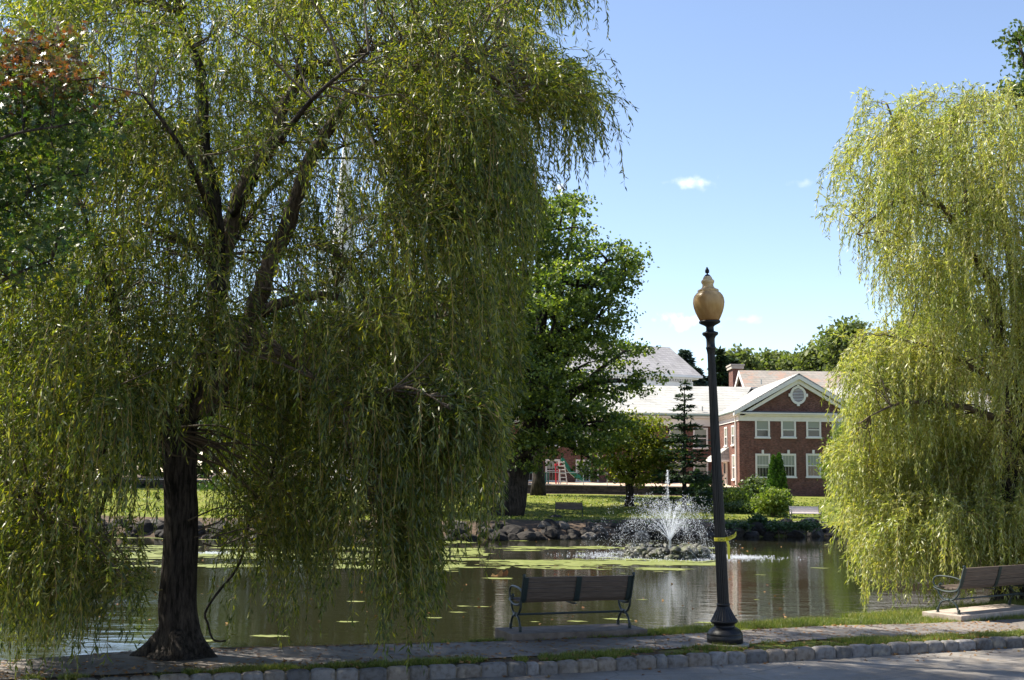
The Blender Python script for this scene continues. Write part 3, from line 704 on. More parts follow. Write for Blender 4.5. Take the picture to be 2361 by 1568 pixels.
# ------------------------------------------------------------------ school building
bl = Vector((24.2, 95, 1.0))
school = empty('school_building', bl, 'red brick school with white trimmed gable and pale slate roof', 'building')
def SB(): return MB()
x0, x1, y0, y1 = 19.2, 29.2, 95.0, 106.0
zb, zc, ze, za = 1.0, 7.75, 8.25, 11.45     # base, cornice, eave, apex
q = SB(); q.box((x0, y0, zb - .3), (x1, y1, zc))
q.add([(x0 + .3, y0 + .02, zc + .3), (x1 - .3, y0 + .02, zc + .3), ((x0 + x1) / 2, y0 + .02, za - .35), (x0 + .3, y0 + .4, zc + .3), (x1 - .3, y0 + .4, zc + .3), ((x0 + x1) / 2, y0 + .4, za - .35)], [(0, 1, 2), (5, 4, 3), (0, 2, 5, 3), (1, 4, 5, 2)])
q.box((-6, 105, 1.5), (x0 + .01, 119, zc + .2)); q.box((x1 - .01, 105.01, 1.0), (46, 119, zc + .2))
q.obj('wall', M['brick'], school, True)
# rear block seen over the roofs
q = SB(); q.box((26.7, 125, 1), (60, 135, 11.4)); q.add([(26.7, 125, 11.4), (26.7, 135, 11.4), (26.7, 130, 14.9)], [(0, 2, 1)])
q.obj('rear_wall', M['brick'], school, True)
xm = (x0 + x1) / 2
q = SB(); th = .16
def slope(q, a, b, c_, d_, t=.16):
    vv = [Vector(p) for p in (a, b, c_, d_)]; n = (vv[1] - vv[0]).cross(vv[3] - vv[0]).normalized()
    if n.z < 0: n = -n
    q.hexa([p - n * t for p in vv] + vv)
slope(q, (x0 - .45, y0 - .45, ze - .02), (xm, y0 - .45, za), (xm, 113, za), (x0 - .45, 113, ze - .02))
slope(q, (xm, y0 - .45, za), (x1 + .45, y0 - .45, ze - .02), (x1 + .45, 113, ze - .02), (xm, 113, za))
slope(q, (-6.3, 104.5, 8.5), (x0 + 1.5, 104.5, 8.5), (x0 + 4.7, 112, 11.65), (-6.3, 112, 11.65))
slope(q, (-6.3, 119.5, 8.5), (46, 119.5, 8.5), (46, 112, 11.65), (-6.3, 112, 11.65))
slope(q, (x1 - 1.5, 104.5, 8.5), (46, 104.5, 8.5), (46, 112, 11.65), (x1 - 4.7, 112, 11.65))
roof = q.obj('roof', M['slate_pale'], school, True)
# rear roof and chimney
q = SB(); slope(q, (26.3, 124.6, 11.2), (60, 124.6, 11.2), (60, 130, 15.05), (26.3, 130, 15.05)); slope(q, (26.3, 135.4, 11.2), (60, 135.4, 11.2), (60, 130, 15.05), (26.3, 130, 15.05))
q.obj('rear_roof', M['slate_pink'], school, True)
q = SB()
for s in (-1, 1):
    q.hexa([(26.25, 130 + s * 5.5, 10.75), (26.45, 130 + s * 5.5, 10.75), (26.45, 130, 14.45), (26.25, 130, 14.45), (26.25, 130 + s * 5.5, 11.15), (26.45, 130 + s * 5.5, 11.15), (26.45, 130, 15.0), (26.25, 130, 15.0)])
q.obj('rake_board', M['trim'], school, True)
ch = SB(); ch.box((26.6, 135, 9), (27.6, 137.5, 15.7)); ch = ch.obj('chimney', M['brick'], school, True)
q = SB(); q.box((26.4, 134.8, 15.7), (27.9, 137.7, 16.05)); q.box((26.3, 134.7, 16.07), (28.0, 137.8, 16.25)); q.obj('chimney_cap', M['coping'], ch, True)
# white woodwork: rakes, cornice, frieze
q = SB()
for s in (-1, 1):
    xe = xm + s * 5.5
    q.hexa([(xe, y0 - .50, ze - .42), (xe, y0 - .02, ze - .42), (xm, y0 - .02, za - .50), (xm, y0 - .50, za - .50), (xe, y0 - .50, ze - .13), (xe, y0 - .02, ze - .13), (xm, y0 - .02, za - .17), (xm, y0 - .50, za - .17)])
    q.hexa([(xe - s * .5, y0 - .25, ze - .62), (xe - s * .5, y0 - .02, ze - .62), (xm, y0 - .02, za - .86), (xm, y0 - .25, za - .86), (xe - s * .5, y0 - .25, ze - .36), (xe - s * .5, y0 - .02, ze - .36), (xm, y0 - .02, za - .50), (xm, y0 - .25, za - .50)])
q.obj('rake_board', M['trim'], school, True)
q = SB()
q.box((x0 - .42, y0 - .42, 7.98), (x1 + .42, y0 - .02, 8.10)); q.box((x0 - .25, y0 - .25, 7.84), (x1 + .25, y0 - .022, 7.975)); q.box((x0 - .08, y0 - .08, 7.40), (x1 + .08, y0 - .021, 7.838))
q.box((x0 - .42, y0 - .018, 7.98), (x0 - .02, 105, 8.10)); q.box((x0 - .25, y0 - .017, 7.84), (x0 - .021, 105, 7.976)); q.box((x0 - .08, y0 - .016, 7.40), (x0 - .022, 105, 7.839))
q.box((-6, 104.55, 8.1), (x0 - .45, 104.98, 8.25)); q.box((-6, 104.86, 7.35), (x0 - .1, 104.985, 8.09))
q.obj('cornice', M['trim'], school, True)
q = SB(); q.box((x0 + .2, y0 - .3, 8.103), (x1 - .2, y0 - .01, 8.22)); q.obj('flashing', M['flash'], school, True)
q = SB(); q.tube([(-6, 104.42, 8.34), (x0 - .5, 104.42, 8.34)], .09, 8); q.tube([(x0 - .5, y0 - .4, 8.16), (x0 - .5, 104.4, 8.16)], .08, 8); q.obj('gutter', M['gutter'], school, True)
q = SB(); q.tube([(x0 - .12, y0 + .9, 7.9), (x0 - .10, y0 + 1.0, 7.3), (x0 - .10, y0 + 1.0, 1.4)], .075, 8); q.obj('downspout', M['trim'], school, True)
for xx_ in (8.1, 13.0):
    q = SB(); q.tube([(xx_, 104.84, 8.1), (xx_, 104.84, 1.8)], .07, 6); q.obj('downspout', M['trim'], school, True)
# oval louvre in the gable
def ring(q, cx, cz, rx, rz, w, y_, d_, n=28):
    vv = []
    for j in range(n):
        an = 2 * math.pi * j / n; c_, s_ = math.cos(an), math.sin(an)
        vv += [(cx + rx * c_, y_, cz + rz * s_), (cx + (rx - w) * c_, y_, cz + (rz - w) * s_), (cx + (rx - w) * c_, y_ + d_, cz + (rz - w) * s_), (cx + rx * c_, y_ + d_, cz + rz * s_)]
    ff = []
    for j in range(n):
        a, b = 4 * j, 4 * ((j + 1) % n)
        ff += [(a, b, b + 1, a + 1), (a + 1, b + 1, b + 2, a + 2), (a, a + 3, b + 3, b)]
    q.add(vv, ff)
q = SB(); cz = 9.62; ring(q, xm, cz, .68, .78, .19, y0 - .10, .11)
for (dx, dz, w_, h_) in ((0, .80, .11, .12), (0, -.80, .11, .12), (.70, 0, .11, .13), (-.70, 0, .11, .13)):
    q.box((xm + dx - w_, y0 - .12, cz + dz - h_), (xm + dx + w_, y0 - .001, cz + dz + h_))
lv = q.obj('gable_louvre', M['trim'], school, True)
q = SB()
for i in range(9):
    zz = cz - .5 + i * .125; hw = .48 * math.sqrt(max(.02, 1 - ((zz - cz) / .6) ** 2))
    q.hexa([(xm - hw, y0 - .07, zz - .03), (xm + hw, y0 - .07, zz - .03), (xm + hw, y0 - .001, zz + .02), (xm - hw, y0 - .001, zz + .02), (xm - hw, y0 - .07, zz - .005), (xm + hw, y0 - .07, zz - .005), (xm + hw, y0 - .001, zz + .045), (xm - hw, y0 - .001, zz + .045)])
q.obj('louvre_slats', M['trim'], lv, True)
# windows
def window(o_, ax, w_, h_, keystone=False, blind=.5, lift=0.0, bars=False):
    """o_ : lower middle of the opening; ax 'x' on a wall facing the camera, 'y' on a wall facing left"""
    ox, oy, oz = o_
    def bx(q, a0, a1, d0, d1, z0, z1):
        if ax == 'x': q.box((ox + a0, oy - d1, oz + z0), (ox + a1, oy - d0, oz + z1))
        else: q.box((ox - d1, oy + a0, oz + z0), (ox - d0, oy + a1, oz + z1))
    q = SB(); f_ = .11
    bx(q, -w_ / 2 - f_, -w_ / 2, 0.001, .09, 0, h_ + f_); bx(q, w_ / 2, w_ / 2 + f_, 0.001, .09, 0, h_ + f_); bx(q, -w_ / 2, w_ / 2, 0.001, .088, h_, h_ + f_)
    if keystone: bx(q, -.09, .09, .001, .12, h_ + f_ + .002, h_ + .42)
    fr = q.obj('window', M['trim'], school, True)
    q = SB(); bx(q, -w_ / 2 - .17, w_ / 2 + .17, .001, .14, -.12, -.002); q.obj('sill', M['trim'], fr, True)
    q = SB(); bx(q, -w_ / 2, w_ / 2, .001, .012, 0, h_); q.obj('pane', M['glass'], fr, True)
    q = SB(); bx(q, -w_ / 2 + .07, w_ / 2 - .07, .013, .02, h_ * (1 - blind), h_ - .06); q.obj('blind', M['blind'], fr, True)
    q = SB(); bx(q, -w_ / 2, w_ / 2, .021, .06, h_ / 2 + lift - .03, h_ / 2 + lift + .04)
    bx(q, -w_ / 2, -w_ / 2 + .05, .021, .05, 0, h_); bx(q, w_ / 2 - .05, w_ / 2, .021, .05, 0, h_); bx(q, -w_ / 2 + .05, w_ / 2 - .05, .021, .05, h_ - .06, h_)
    if lift <= 0: bx(q, -w_ / 2 + .05, w_ / 2 - .05, .021, .052, .0, .07)
    if bars:
        for t in (-.25, 0, .25): bx(q, w_ * t - .006, w_ * t + .006, .021, .035, .07, h_ - .06)
    q.obj('sash', M['trim'], fr, True)
def on_front(u, v):
    p = P(u, v, y0); return (p.x, y0, p.z)
for u, bld, lf in ((1758, .55, 0), (1818, .62, 0), (1876, .45, 0), (1935, .5, 0)):
    p = on_front(u, 1008); window(p, 'x', 1.02, 1.42, False, bld, -.1)
for u, bld, lf in ((1759, .60, .05), (1818.5, .55, 0), (1876, .52, .0), (1934, .5, 0)):
    p = on_front(u, 1099); window(p, 'x', 1.02, 1.80, True, bld, lf, True)
for yy in (y0 + 2.4, y0 + 5.6): window((x0, yy, 5.45), 'y', 1.0, 1.55, False, .5)
window((x0, y0 + 2.2, 2.5), 'y', 1.0, 2.0, False, .4, 0, True)
for u in (1215, 1275, 1345, 1430, 1560, 1615):
    p = P(u, 1008, 105); window((p.x, 105, 5.35), 'x', 1.15, 1.75, False, .35, 0); window((p.x, 105, 2.1), 'x', 1.15, 1.9, False, .4, 0, True)
# side porch and door
q = SB(); q.box((x0 - .12, y0 + 5.2, 2.0), (x0 - .001, y0 + 6.6, 4.15)); dr = q.obj('door', M['trim'], school, True)
q = SB(); q.box((x0 - .135, y0 + 5.5, 3.0), (x0 - .121, y0 + 6.3, 3.9)); q.obj('pane', M['glass'], dr, True)
q = SB(); q.hexa([(x0 - 1.5, y0 + 4.3, 4.2), (x0 - .01, y0 + 4.3, 4.2), (x0 - .01, y0 + 7.6, 4.2), (x0 - 1.5, y0 + 7.6, 4.2), (x0 - 1.35, y0 + 4.5, 4.45), (x0 - .01, y0 + 4.5, 5.3), (x0 - .01, y0 + 7.4, 5.3), (x0 - 1.35, y0 + 7.4, 4.45)])
pr = q.obj('porch_roof', M['slate_pale'], school, True)
q = SB(); q.box((x0 - 1.52, y0 + 4.28, 4.02), (x0 - .012, y0 + 7.62, 4.198)); q.tube([(x0 - 1.35, y0 + 4.5, 4.0), (x0 - 1.35, y0 + 4.5, 1.9)], .07, 8); q.obj('porch_frame', M['trim'], pr, True)
for (x_, y_, z_, nrm_) in ((10.5, 106.5, 9.4, 0), (17.8, 104.9, 8.75, 0), (24.0, 108, 11.6, 0)):
    q = SB(); q.tube([(x_, y_, z_), (x_, y_, z_ + .45)], .07, 8); q.obj('vent_pipe', M['galv'], roof, True)

# ------------------------------------------------------------------ church
A = P(760, 762, 116.8); A = Vector((-17.4, 116.8, 17.6)); B = Vector((18.3, 130, 17.6)); dv = (B - A).normalized(); nf = Vector((dv.y, -dv.x, 0))
church = empty('church', (0, 124, 1), 'white church with grey slate hip roof and tall spire behind the school', 'church')
e = 2.2; w_ = 5.6; zv = 13.9
def cp(a, b, z): 
    p = A + dv * a + nf * b; return Vector((p.x, p.y, z))
Lr = (B - A).length
q = MB(); C4 = [cp(-e, w_, zv), cp(Lr + e * .45, w_, zv), cp(Lr + e * .45, -w_, zv), cp(-e, -w_, zv)]
R1, R2 = cp(0, 0, 17.6), cp(Lr, 0, 17.6)
q.add(C4 + [R1, R2], [(0, 1, 5, 4), (1, 2, 5), (2, 3, 4, 5), (3, 0, 4), (3, 2, 1, 0)])
q.obj('roof', M['slate_grey'], church, True)
def ring_box(q, ex, z0_, z1_):
    p = [cp(-e - ex, w_ + ex, 0), cp(Lr + e * .45 + ex, w_ + ex, 0), cp(Lr + e * .45 + ex, -w_ - ex, 0), cp(-e - ex, -w_ - ex, 0)]
    q.hexa([Vector((a.x, a.y, z0_)) for a in p] + [Vector((a.x, a.y, z1_)) for a in p])
q = MB(); ring_box(q, -.7, 0.5, 13.2); q.obj('wall', M['white'], church, True)
q = MB(); ring_box(q, .1, 13.62, 13.88); ring_box(q, -.25, 13.45, 13.62)
n = 130
for i in range(n):
    a = i / n * (Lr + 2); p = cp(a - e + .4, w_ - .45, 0); p2 = cp(a - e + .4 + .14, w_ - .45, 0); p3 = cp(a - e + .54, w_ - .75, 0); p4 = cp(a - e + .4, w_ - .75, 0)
    q.hexa([Vector((t.x, t.y, 13.22)) for t in (p, p2, p3, p4)] + [Vector((t.x, t.y, 13.44)) for t in (p, p2, p3, p4)])
q.obj('cornice', M['white'], church, True)
sp = Vector((P(792, 560, 118).x, 118, 0))
zt = P(788, 255, 118).z; zs = P(792, 640, 118).z
q = MB(); n = 8; q.lathe([(.5, 2.6), (zs - 7, 2.6), (zs - 7, 2.9), (zs - 6.6, 2.9), (zs - 6.6, 2.0), (zs - .6, 2.0), (zs - .6, 2.3), (zs - .2, 2.3), (zs - .2, 1.62), (zs, 1.6)], 8)
q.v = [(a + sp.x, b + sp.y, c_) for a, b, c_ in q.v]; q.obj('tower', M['white'], church, True)
q = MB(); q.lathe([(zs, 1.55), (zt, .04)], 8); q.v = [(a + sp.x, b + sp.y, c_) for a, b, c_ in q.v]; q.obj('spire', M['white'], church, True)

# ------------------------------------------------------------------ retaining wall, playground
q = MB(); q.box((-40, 91.5, .4), (19.15, 92.1, 1.80)); wl = q.obj('retaining_wall', M['stone_wall']); tag(wl, 'long low dark stone retaining wall below the school playground', 'wall')
q = MB(); q.box((-40.05, 91.42, 1.803), (19.18, 92.2, 1.88)); q.obj('coping', M['coping'], wl)
q = MB(); xs_ = np.linspace(-40, 19.15, 60); ys_ = np.linspace(92.1, 105, 8); vv = [(x_, y_, 1.80 + .22 * (y_ - 92) / 13 + .14 * abs(noise.noise((x_ * .5, y_ * .3, 1)))) for y_ in ys_ for x_ in xs_]
q.add(vv, [(j * 60 + i, j * 60 + i + 1, (j + 1) * 60 + i + 1, (j + 1) * 60 + i) for j in range(7) for i in range(59)])
tag(q.obj('playground_sand', M['sand'], smooth=True), kind='structure')
pg = P(1300, 1115, 97); zg = 1.9
slide = empty('playground_slide', (pg.x, 97, zg), 'green playground slide with white ladder and red posts', 'slide')
def at(u, v, Y=97): return P(u, v, Y)
q = MB(); pts = [at(1293, 1062), at(1300, 1072), at(1312, 1090), at(1326, 1103), at(1345, 1111)]
for a, b in zip(pts[:-1], pts[1:]):
    q.hexa([(a.x, 96.5, a.z), (b.x, 96.5, b.z), (b.x, 97.3, b.z), (a.x, 97.3, a.z), (a.x + .1, 96.5, a.z + .4), (b.x + .1, 96.5, b.z + .4), (b.x + .1, 97.3, b.z + .4), (a.x + .1, 97.3, a.z + .4)])
q.obj('chute', M['green_plastic'], slide, True)
def ladder(q, u0, v0, u1, v1, w_, Y, rungs):
    a, b = P(u0, v0, Y), P(u1, v1, Y)
    for s in (-w_, w_): q.tube([a + Vector((s, 0, 0)), b + Vector((s * .8, 0, 0))], .05, 6)
    for i in range(rungs):
        p = a.lerp(b, (i + .7) / rungs); q.tube([p + Vector((-w_, 0, 0)), p + Vector((w_, 0, 0))], .04, 6)
q = MB(); ladder(q, 1300, 1116, 1294, 1063, .28, 96.3, 6); q.obj('ladder', M['ladder_white'], slide, True)
q = MB()
for u in (1282, 1288): q.tube([P(u, 1117, 97), P(u - 1, 1066, 97)], .07, 6)
q.tube([P(1278, 1073, 97), P(1292, 1071, 97)], .09, 6); q.obj('red_post', M['red_paint'], slide, True)
q = MB()
for u in (1258, 1264, 1231, 1216): q.tube([P(u, 1117, 97.4), P(u, 1088, 97.4)], .07, 6)
q.tube([P(1216, 1090, 97.4), P(1264, 1090, 97.4)], .06, 6); q.obj('green_post', M['green_plastic'], slide, True)
sw = empty('climbing_frame', (P(1204, 1115, 97).x, 97, zg), 'white a-frame climbing ladder left of the slide', 'climbing frame')
q = MB(); a, b = P(1196, 1117, 97), P(1212, 1117, 97); ta, tb_ = P(1200, 1100, 97), P(1209, 1100, 97)
q.tube([a, ta], .06, 6); q.tube([b, tb_], .06, 6); q.tube([a.lerp(ta, .45), b.lerp(tb_, .45)], .05, 6); q.tube([ta, tb_], .05, 6); q.obj('frame', M['ladder_white'], sw, True)
q = MB(); a = P(1233, 1083, 97.5); q.box((a.x - .3, 97.2, a.z), (a.x + .3, 97.9, a.z + .14)); q.add([(a.x - .2, 97.5, a.z + .14), (a.x + .1, 97.5, a.z + .14), (a.x - .1, 97.5, a.z + .5)], [(0, 1, 2)])
q.tube([(a.x, 97.6, 1.9), (a.x, 97.6, a.z)], .06, 6); q.obj('red_seat', M['red_paint'], sw, True)
fen = empty('chain_fence', (P(1250, 1118, 92).x, 92, 1.88), 'thin galvanised fence on the stone wall before the playground', 'fence')
for u in (1197, 1241, 1258.5 + 30, 1345, 1400):
    p = P(u, 1119, 91.8); MB().tube([(p.x, 91.8, 1.88), (p.x, 91.8, 2.85)], .035, 6).obj('post', M['galv'], fen, True)
a, b = P(1180, 1119, 91.8).x, P(1400, 1119, 91.8).x
q = MB(); q.tube([(a, 91.8, 2.86), (b, 91.8, 2.86)], .028, 6); q.obj('rail', M['galv'], fen, True)
# low white kerb wall far left
q = MB(); a, b = P(-300, 1157, 86), P(1160, 1147, 86); q.box((a.x, 86.2, .7), (b.x, 86.5, 1.08)); 
tag(q.obj('low_wall', M['coping']), 'low pale stone edging along the far path behind the willow', 'wall')

# ------------------------------------------------------------------ rocks on the far bank
def rock_mesh(seed, moss=False):
    bm = bmesh.new(); bmesh.ops.create_icosphere(bm, subdivisions=3, radius=.5); r_ = random.Random(seed)
    pl = [(Vector((r_.gauss(0, 1), r_.gauss(0, 1), r_.gauss(0, 1))).normalized(), r_.uniform(.30, .44)) for _ in range(9)]
    for w__ in bm.verts:
        for nn, dd in pl:
            t = w__.co.dot(nn)
            if t > dd: w__.co -= nn * (t - dd) * .85
        w__.co *= 1 + .14 * noise.noise(w__.co * 4 + Vector((seed, 0, 0)))
    me = bpy.data.meshes.new('rock'); bm.to_mesh(me); bm.free(); return me
rocks = [rock_mesh(s) for s in range(7)]
for mm_ in rocks: mm_.materials.append(M['rock'])
def put_rocks():
    r_ = random.Random(11)
    x = -24.0
    while x < 19:
        yb = float(bank_b(x))
        for row in range(3):
            if row == 2 and r_.random() < .25: continue
            s = r_.uniform(.45, 1.15) * (1.05 if row == 1 else .9); 
            o = bpy.data.objects.new('bank_rock', r_.choice(rocks)); COL.objects.link(o)
            xx_ = x + r_.uniform(-.4, .4)
            o.location = (xx_, yb + row * .62 - .12 + r_.uniform(-.15, .2), -.46 + row * .24 + r_.uniform(-.06, .08))
            o.scale = (s * r_.uniform(.9, 1.4), s, s * r_.uniform(.55, .85)); o.rotation_euler = (r_.uniform(-.3, .3), r_.uniform(-.3, .3), r_.uniform(0, 6.3))
            u = float(proj(o.location)[0]); where = ('pale sunlit rock at the far waterline seen left of the willow trunk' if u < 480 else
                'dark rock of the far shoreline behind the hanging willow strands' if u < 1060 else 'grey rock of the shaded shoreline below the thick trunk' if u < 1240 else
                'rounded grey rock at the waterline below the shaded far bench' if u < 1440 else 'dark rock of the shoreline behind the fountain spray' if u < 1650 else
                'grey rock at the far waterline just right of the lamp post' if u < 1780 else 'rock of the shoreline below the pale far bench')
            tier = ('lowest row, ', 'middle row, ', 'top row, ')[row]
            tag(o, tier + where, 'rock', 'rocks lining the far shoreline')
        x += r_.uniform(.5, .85)
put_rocks()

# ------------------------------------------------------------------ fountain
fc = G(1550, 1290, WZ); fc.y += 1.5
FX = P(1545, 1285, fc.y).x
fount = empty('fountain', (fc.x, fc.y, WZ), 'mossy round stone ring fountain spraying white water in the pond', 'fountain')
q = MB(); r_ = random.Random(4)
for row in range(3):
    n = 26
    for j in range(n):
        an = 2 * math.pi * (j + .5 * row + r_.uniform(-.2, .2)) / n; R = 1.5 - .04 * row + r_.uniform(-.05, .05)
        me = rock_mesh(100 + row * 40 + j); s = r_.uniform(.26, .44)
        Mx = Matrix.Translation((fc.x + R * math.cos(an), fc.y + R * math.sin(an), WZ + .03 + row * .125)) @ Matrix.Rotation(an, 4, 'Z') @ Matrix.Rotation(r_.uniform(-.5, .5), 4, 'X') @ Matrix.Diagonal((s * 1.1, s * 1.25, s * .9, 1))
        q.add([Mx @ v_.co for v_ in me.vertices], [tuple(p_.vertices) for p_ in me.polygons]); bpy.data.meshes.remove(me)
q.obj('stone_ring', M['moss'], fount, True, smooth=False)
q = MB(); q.lathe([(0, 1.4), (.26, 1.4)], 32); q.v = [(a + fc.x, b + fc.y, c_ + WZ) for a, b, c_ in q.v]; q.obj('basin_fill', M['moss'], fount, True)
q = MB(); q.tube([(FX, fc.y, WZ + .3), (FX, fc.y, WZ + .62)], .05, 8); q.obj('nozzle', M['galv'], fount, True)
def droplets(c, s):
    """tiny octahedra"""
    o6 = np.array([(1, 0, 0), (-1, 0, 0), (0, 1, 0), (0, -1, 0), (0, 0, 1.6), (0, 0, -1.6)], float)
    f8 = [(0, 2, 4), (2, 1, 4), (1, 3, 4), (3, 0, 4), (2, 0, 5), (1, 2, 5), (3, 1, 5), (0, 3, 5)]
    V = c[:, None] + o6[None] * s[:, None, None]; n = len(c)
    F8 = (np.arange(n)[:, None, None] * 6 + np.array(f8)[None]).reshape(-1, 3)
    return V.reshape(-1, 3), F8
def spray():
    rng = np.random.default_rng(9); g = 9.8; o0 = np.array([FX, fc.y, WZ + .6])
    C = []; Sz = []; streams = MB()
    for i in range(60):
        az = rng.uniform(0, 2 * math.pi); tier = rng.uniform()
        el = rad(rng.choice([rng.uniform(68, 80), rng.uniform(56, 68), rng.uniform(40, 55)], p=[.36, .38, .26])); sp_ = rng.uniform(5.1, 6.3) if el > rad(62) else rng.uniform(4.4, 5.6)
        v0 = np.array([math.cos(az) * math.cos(el), math.sin(az) * math.cos(el), math.sin(el)]) * sp_
        T = (v0[2] + math.sqrt(v0[2] ** 2 + 2 * g * .9)) / g
        ts = np.linspace(0, v0[2] / g * rng.uniform(.4, .72), 7)
        pts = o0 + v0 * ts[:, None] - np.array([0, 0, .5 * g]) * ts[:, None] ** 2
        streams.tube(pts.tolist(), np.linspace(.006, .0025, 7).tolist(), 4)
        n = 135; t = rng.uniform(ts[-1] * .5, T, n); j = (t / T) ** 1.2 * .17
        p = o0 + v0 * t[:, None] - np.array([0, 0, .5 * g]) * t[:, None] ** 2 + rng.normal(size=(n, 3)) * j[:, None]
        C.append(p); Sz.append(rng.uniform(.005, .0115, n))
    v_, f_ = droplets(np.concatenate(C), np.concatenate(Sz)); m1 = MB(); m1.add(v_.tolist(), f_.tolist()); m1.obj('spray', M['foam'], fount, True)
    streams.obj('jet_streams', M['foam'], fount, True)
    # tall centre jet
    m2 = MB(); hz = P(1545, 1084, fc.y).z
    m2.tube([tuple(o0), (FX - .02, fc.y, (o0[2] + hz) / 2), (FX - .06, fc.y, o0[2] + (hz - o0[2]) * .72)], [.011, .009, .008], 5)
    n = 330; t = rng.beta(1.6, 1.0, n); z_ = o0[2] + (hz - o0[2]) * (.45 + .55 * t); wd = .02 + .11 * np.abs(1 - t) * rng.uniform(0, 1, n)
    c = np.stack([FX - .05 - .04 * t + rng.normal(size=n) * wd - .05 * (1 - t), fc.y + rng.normal(size=n) * .05, z_], 1)
    v_, f_ = droplets(c, rng.uniform(.006, .014, n)); m2.add(v_.tolist(), f_.tolist()); m2.obj('centre_jet', M['foam'], fount, True)
    # splashes where the spray falls on the pond
    n = 1500; an = rng.uniform(0, 2 * math.pi, n); R = 1.75 + np.abs(rng.normal(size=n)) * .75
    c = np.stack([fc.x + R * np.cos(an) * 1.25, fc.y + R * np.sin(an) * .8, WZ + np.abs(rng.normal(size=n)) * .035 / (R - .8)], 1)
    c2 = np.stack([rng.normal(P(1720, 1287, 43).x, .7, 700), rng.normal(44.6, .5, 700), WZ + np.abs(rng.normal(size=700)) * .012], 1)
    c3 = np.stack([rng.normal(P(503, 1298, 43).x, .3, 500), rng.normal(42.5, .3, 500), WZ + np.abs(rng.normal(size=500)) * .02], 1)
    c = np.concatenate([c, c2, c3]); v_, f_ = droplets(c, rng.uniform(.006, .018, len(c))); m3 = MB(); m3.add(v_.tolist(), f_.tolist()); m3.obj('splash', M['foam'], fount, True)
spray()

# ------------------------------------------------------------------ leafy trees in general
def crown_points(lobes, n_clump, per, rng, clump_r=.55):
    """lobes (x,y,z,rx,ry,rz): leaf clumps near the lobe surfaces, with gaps between them"""
    vol = np.array([l[3] * l[5] for l in lobes]); vol = vol / vol.sum(); C = []
    for l, f_ in zip(lobes, vol):
        n = max(3, int(n_clump * f_)); d_ = nrm(rng.normal(size=(n, 3))); rr = rng.uniform(.35, 1.0, n) ** .45
        C.append(np.array(l[:3]) + d_ * rr[:, None] * np.array(l[3:6]))
    C = np.concatenate(C); n = len(C); s = clump_r * rng.uniform(.5, 1.25, n)
    off = rng.normal(size=(n, per, 3)) * [1, 1, .5]
    return C, (C[:, None] + off * s[:, None, None]).reshape(-1, 3)
def tree(name, label, cat, bx_, by_, bz_, trunk_r, trunk_top, lobes, leaf, size, n_clump, per, clump_r=.55, bk='bark_far', group=None, seed=0, flat=.5, k=4, twigs=90, lean=(0, 0)):
    rng = np.random.default_rng(seed + 100)
    root = empty(name, (bx_, by_, bz_), label, cat, group)
    C, pts = crown_points(lobes, n_clump, per, rng, clump_r)
    poly_mesh('crown', leaf_cloud(pts, size, rng, flat, k), M[leaf], root)
    q = MB(); b0 = Vector((bx_, by_, bz_ - .3)); t0 = Vector((bx_ + lean[0], by_ + lean[1], trunk_top))
    pts_ = [b0.lerp(t0, i / 6) + Vector((rng.normal() * trunk_r * .25, rng.normal() * trunk_r * .2, 0)) * (i > 0) for i in range(7)]
    q.tube(pts_, [trunk_r * f_ for f_ in (1.7, 1.12, 1, .95, .9, .82, .75)], 12)
    mids = []
    for l in lobes:
        c = Vector(l[:3]); st = pts_[3 + int(rng.integers(0, 4))] if c.z > t0.z - 1 else pts_[min(6, 2 + int(rng.integers(0, 3)))]
        mid = st.lerp(c, .5) + Vector((rng.normal() * .3, rng.normal() * .3, .12 * (c - st).length))
        cv = smooth_curve([st, mid, c], 4); r0 = trunk_r * .42
        q.tube(cv, np.linspace(r0, r0 * .3, len(cv)).tolist(), 6); mids += cv[3:]
    idx = rng.choice(len(C), min(twigs, len(C)), replace=False)
    for i in idx:
        c = Vector(C[i]); st = min(mids, key=lambda m_: (m_ - c).length); mid = st.lerp(c, .5) + Vector((0, 0, .1))
        q.tube([st, mid, c], [trunk_r * .1 + .01, trunk_r * .06 + .01, .01], 4)
    q.obj('trunk', M[bk], root, True, smooth=True); return root
def lob(u, v, ru, rv, Y, ry=None, dy=0):
    c = P(u, v, Y + dy); s = (Y + dy) / F; return (c.x, c.y, c.z, ru * s, ry if ry else ru * s, rv * s)
def tz(x_, y_): return float(terrain(np.array([x_]), np.array([y_]))[0])

# the big oak across the pond
Yb = 67.0; bp = P(1160, 1187, Yb)
lb = [lob(1290, 530, 80, 75, Yb, 3, -3), lob(1215, 600, 90, 90, Yb, 3, -2), lob(1400, 600, 85, 52, Yb, 2.5, -4), lob(1330, 660, 110, 60, Yb, 3, -5), lob(1440, 640, 48, 42, Yb, 1.5, -3),
      lob(1280, 740, 130, 70, Yb, 4, -4), lob(1380, 730, 80, 42, Yb, 3, -4), lob(1220, 860, 90, 90, Yb, 4, -4), lob(1330, 850, 75, 55, Yb, 2.5, -1), lob(1440, 810, 62, 45, Yb, 2.5), lob(1490, 880, 42, 30, Yb, 1.5), lob(1400, 900, 60, 32, Yb, 2),
      lob(1240, 960, 110, 80, Yb, 4, -2), lob(1350, 975, 80, 60, Yb, 3, -2), lob(1420, 985, 52, 34, Yb, 2), lob(1230, 1040, 60, 45, Yb, 3, -2), lob(1360, 1055, 38, 50, Yb, 2, -1), lob(1190, 500, 60, 80, Yb, 3, -3), lob(1240, 490, 60, 50, Yb, 3, 0), lob(1330, 470, 38, 26, Yb, 1.5), lob(1130, 760, 80, 120, Yb, 4, -4), lob(1100, 620, 80, 90, Yb, 4, -4)]
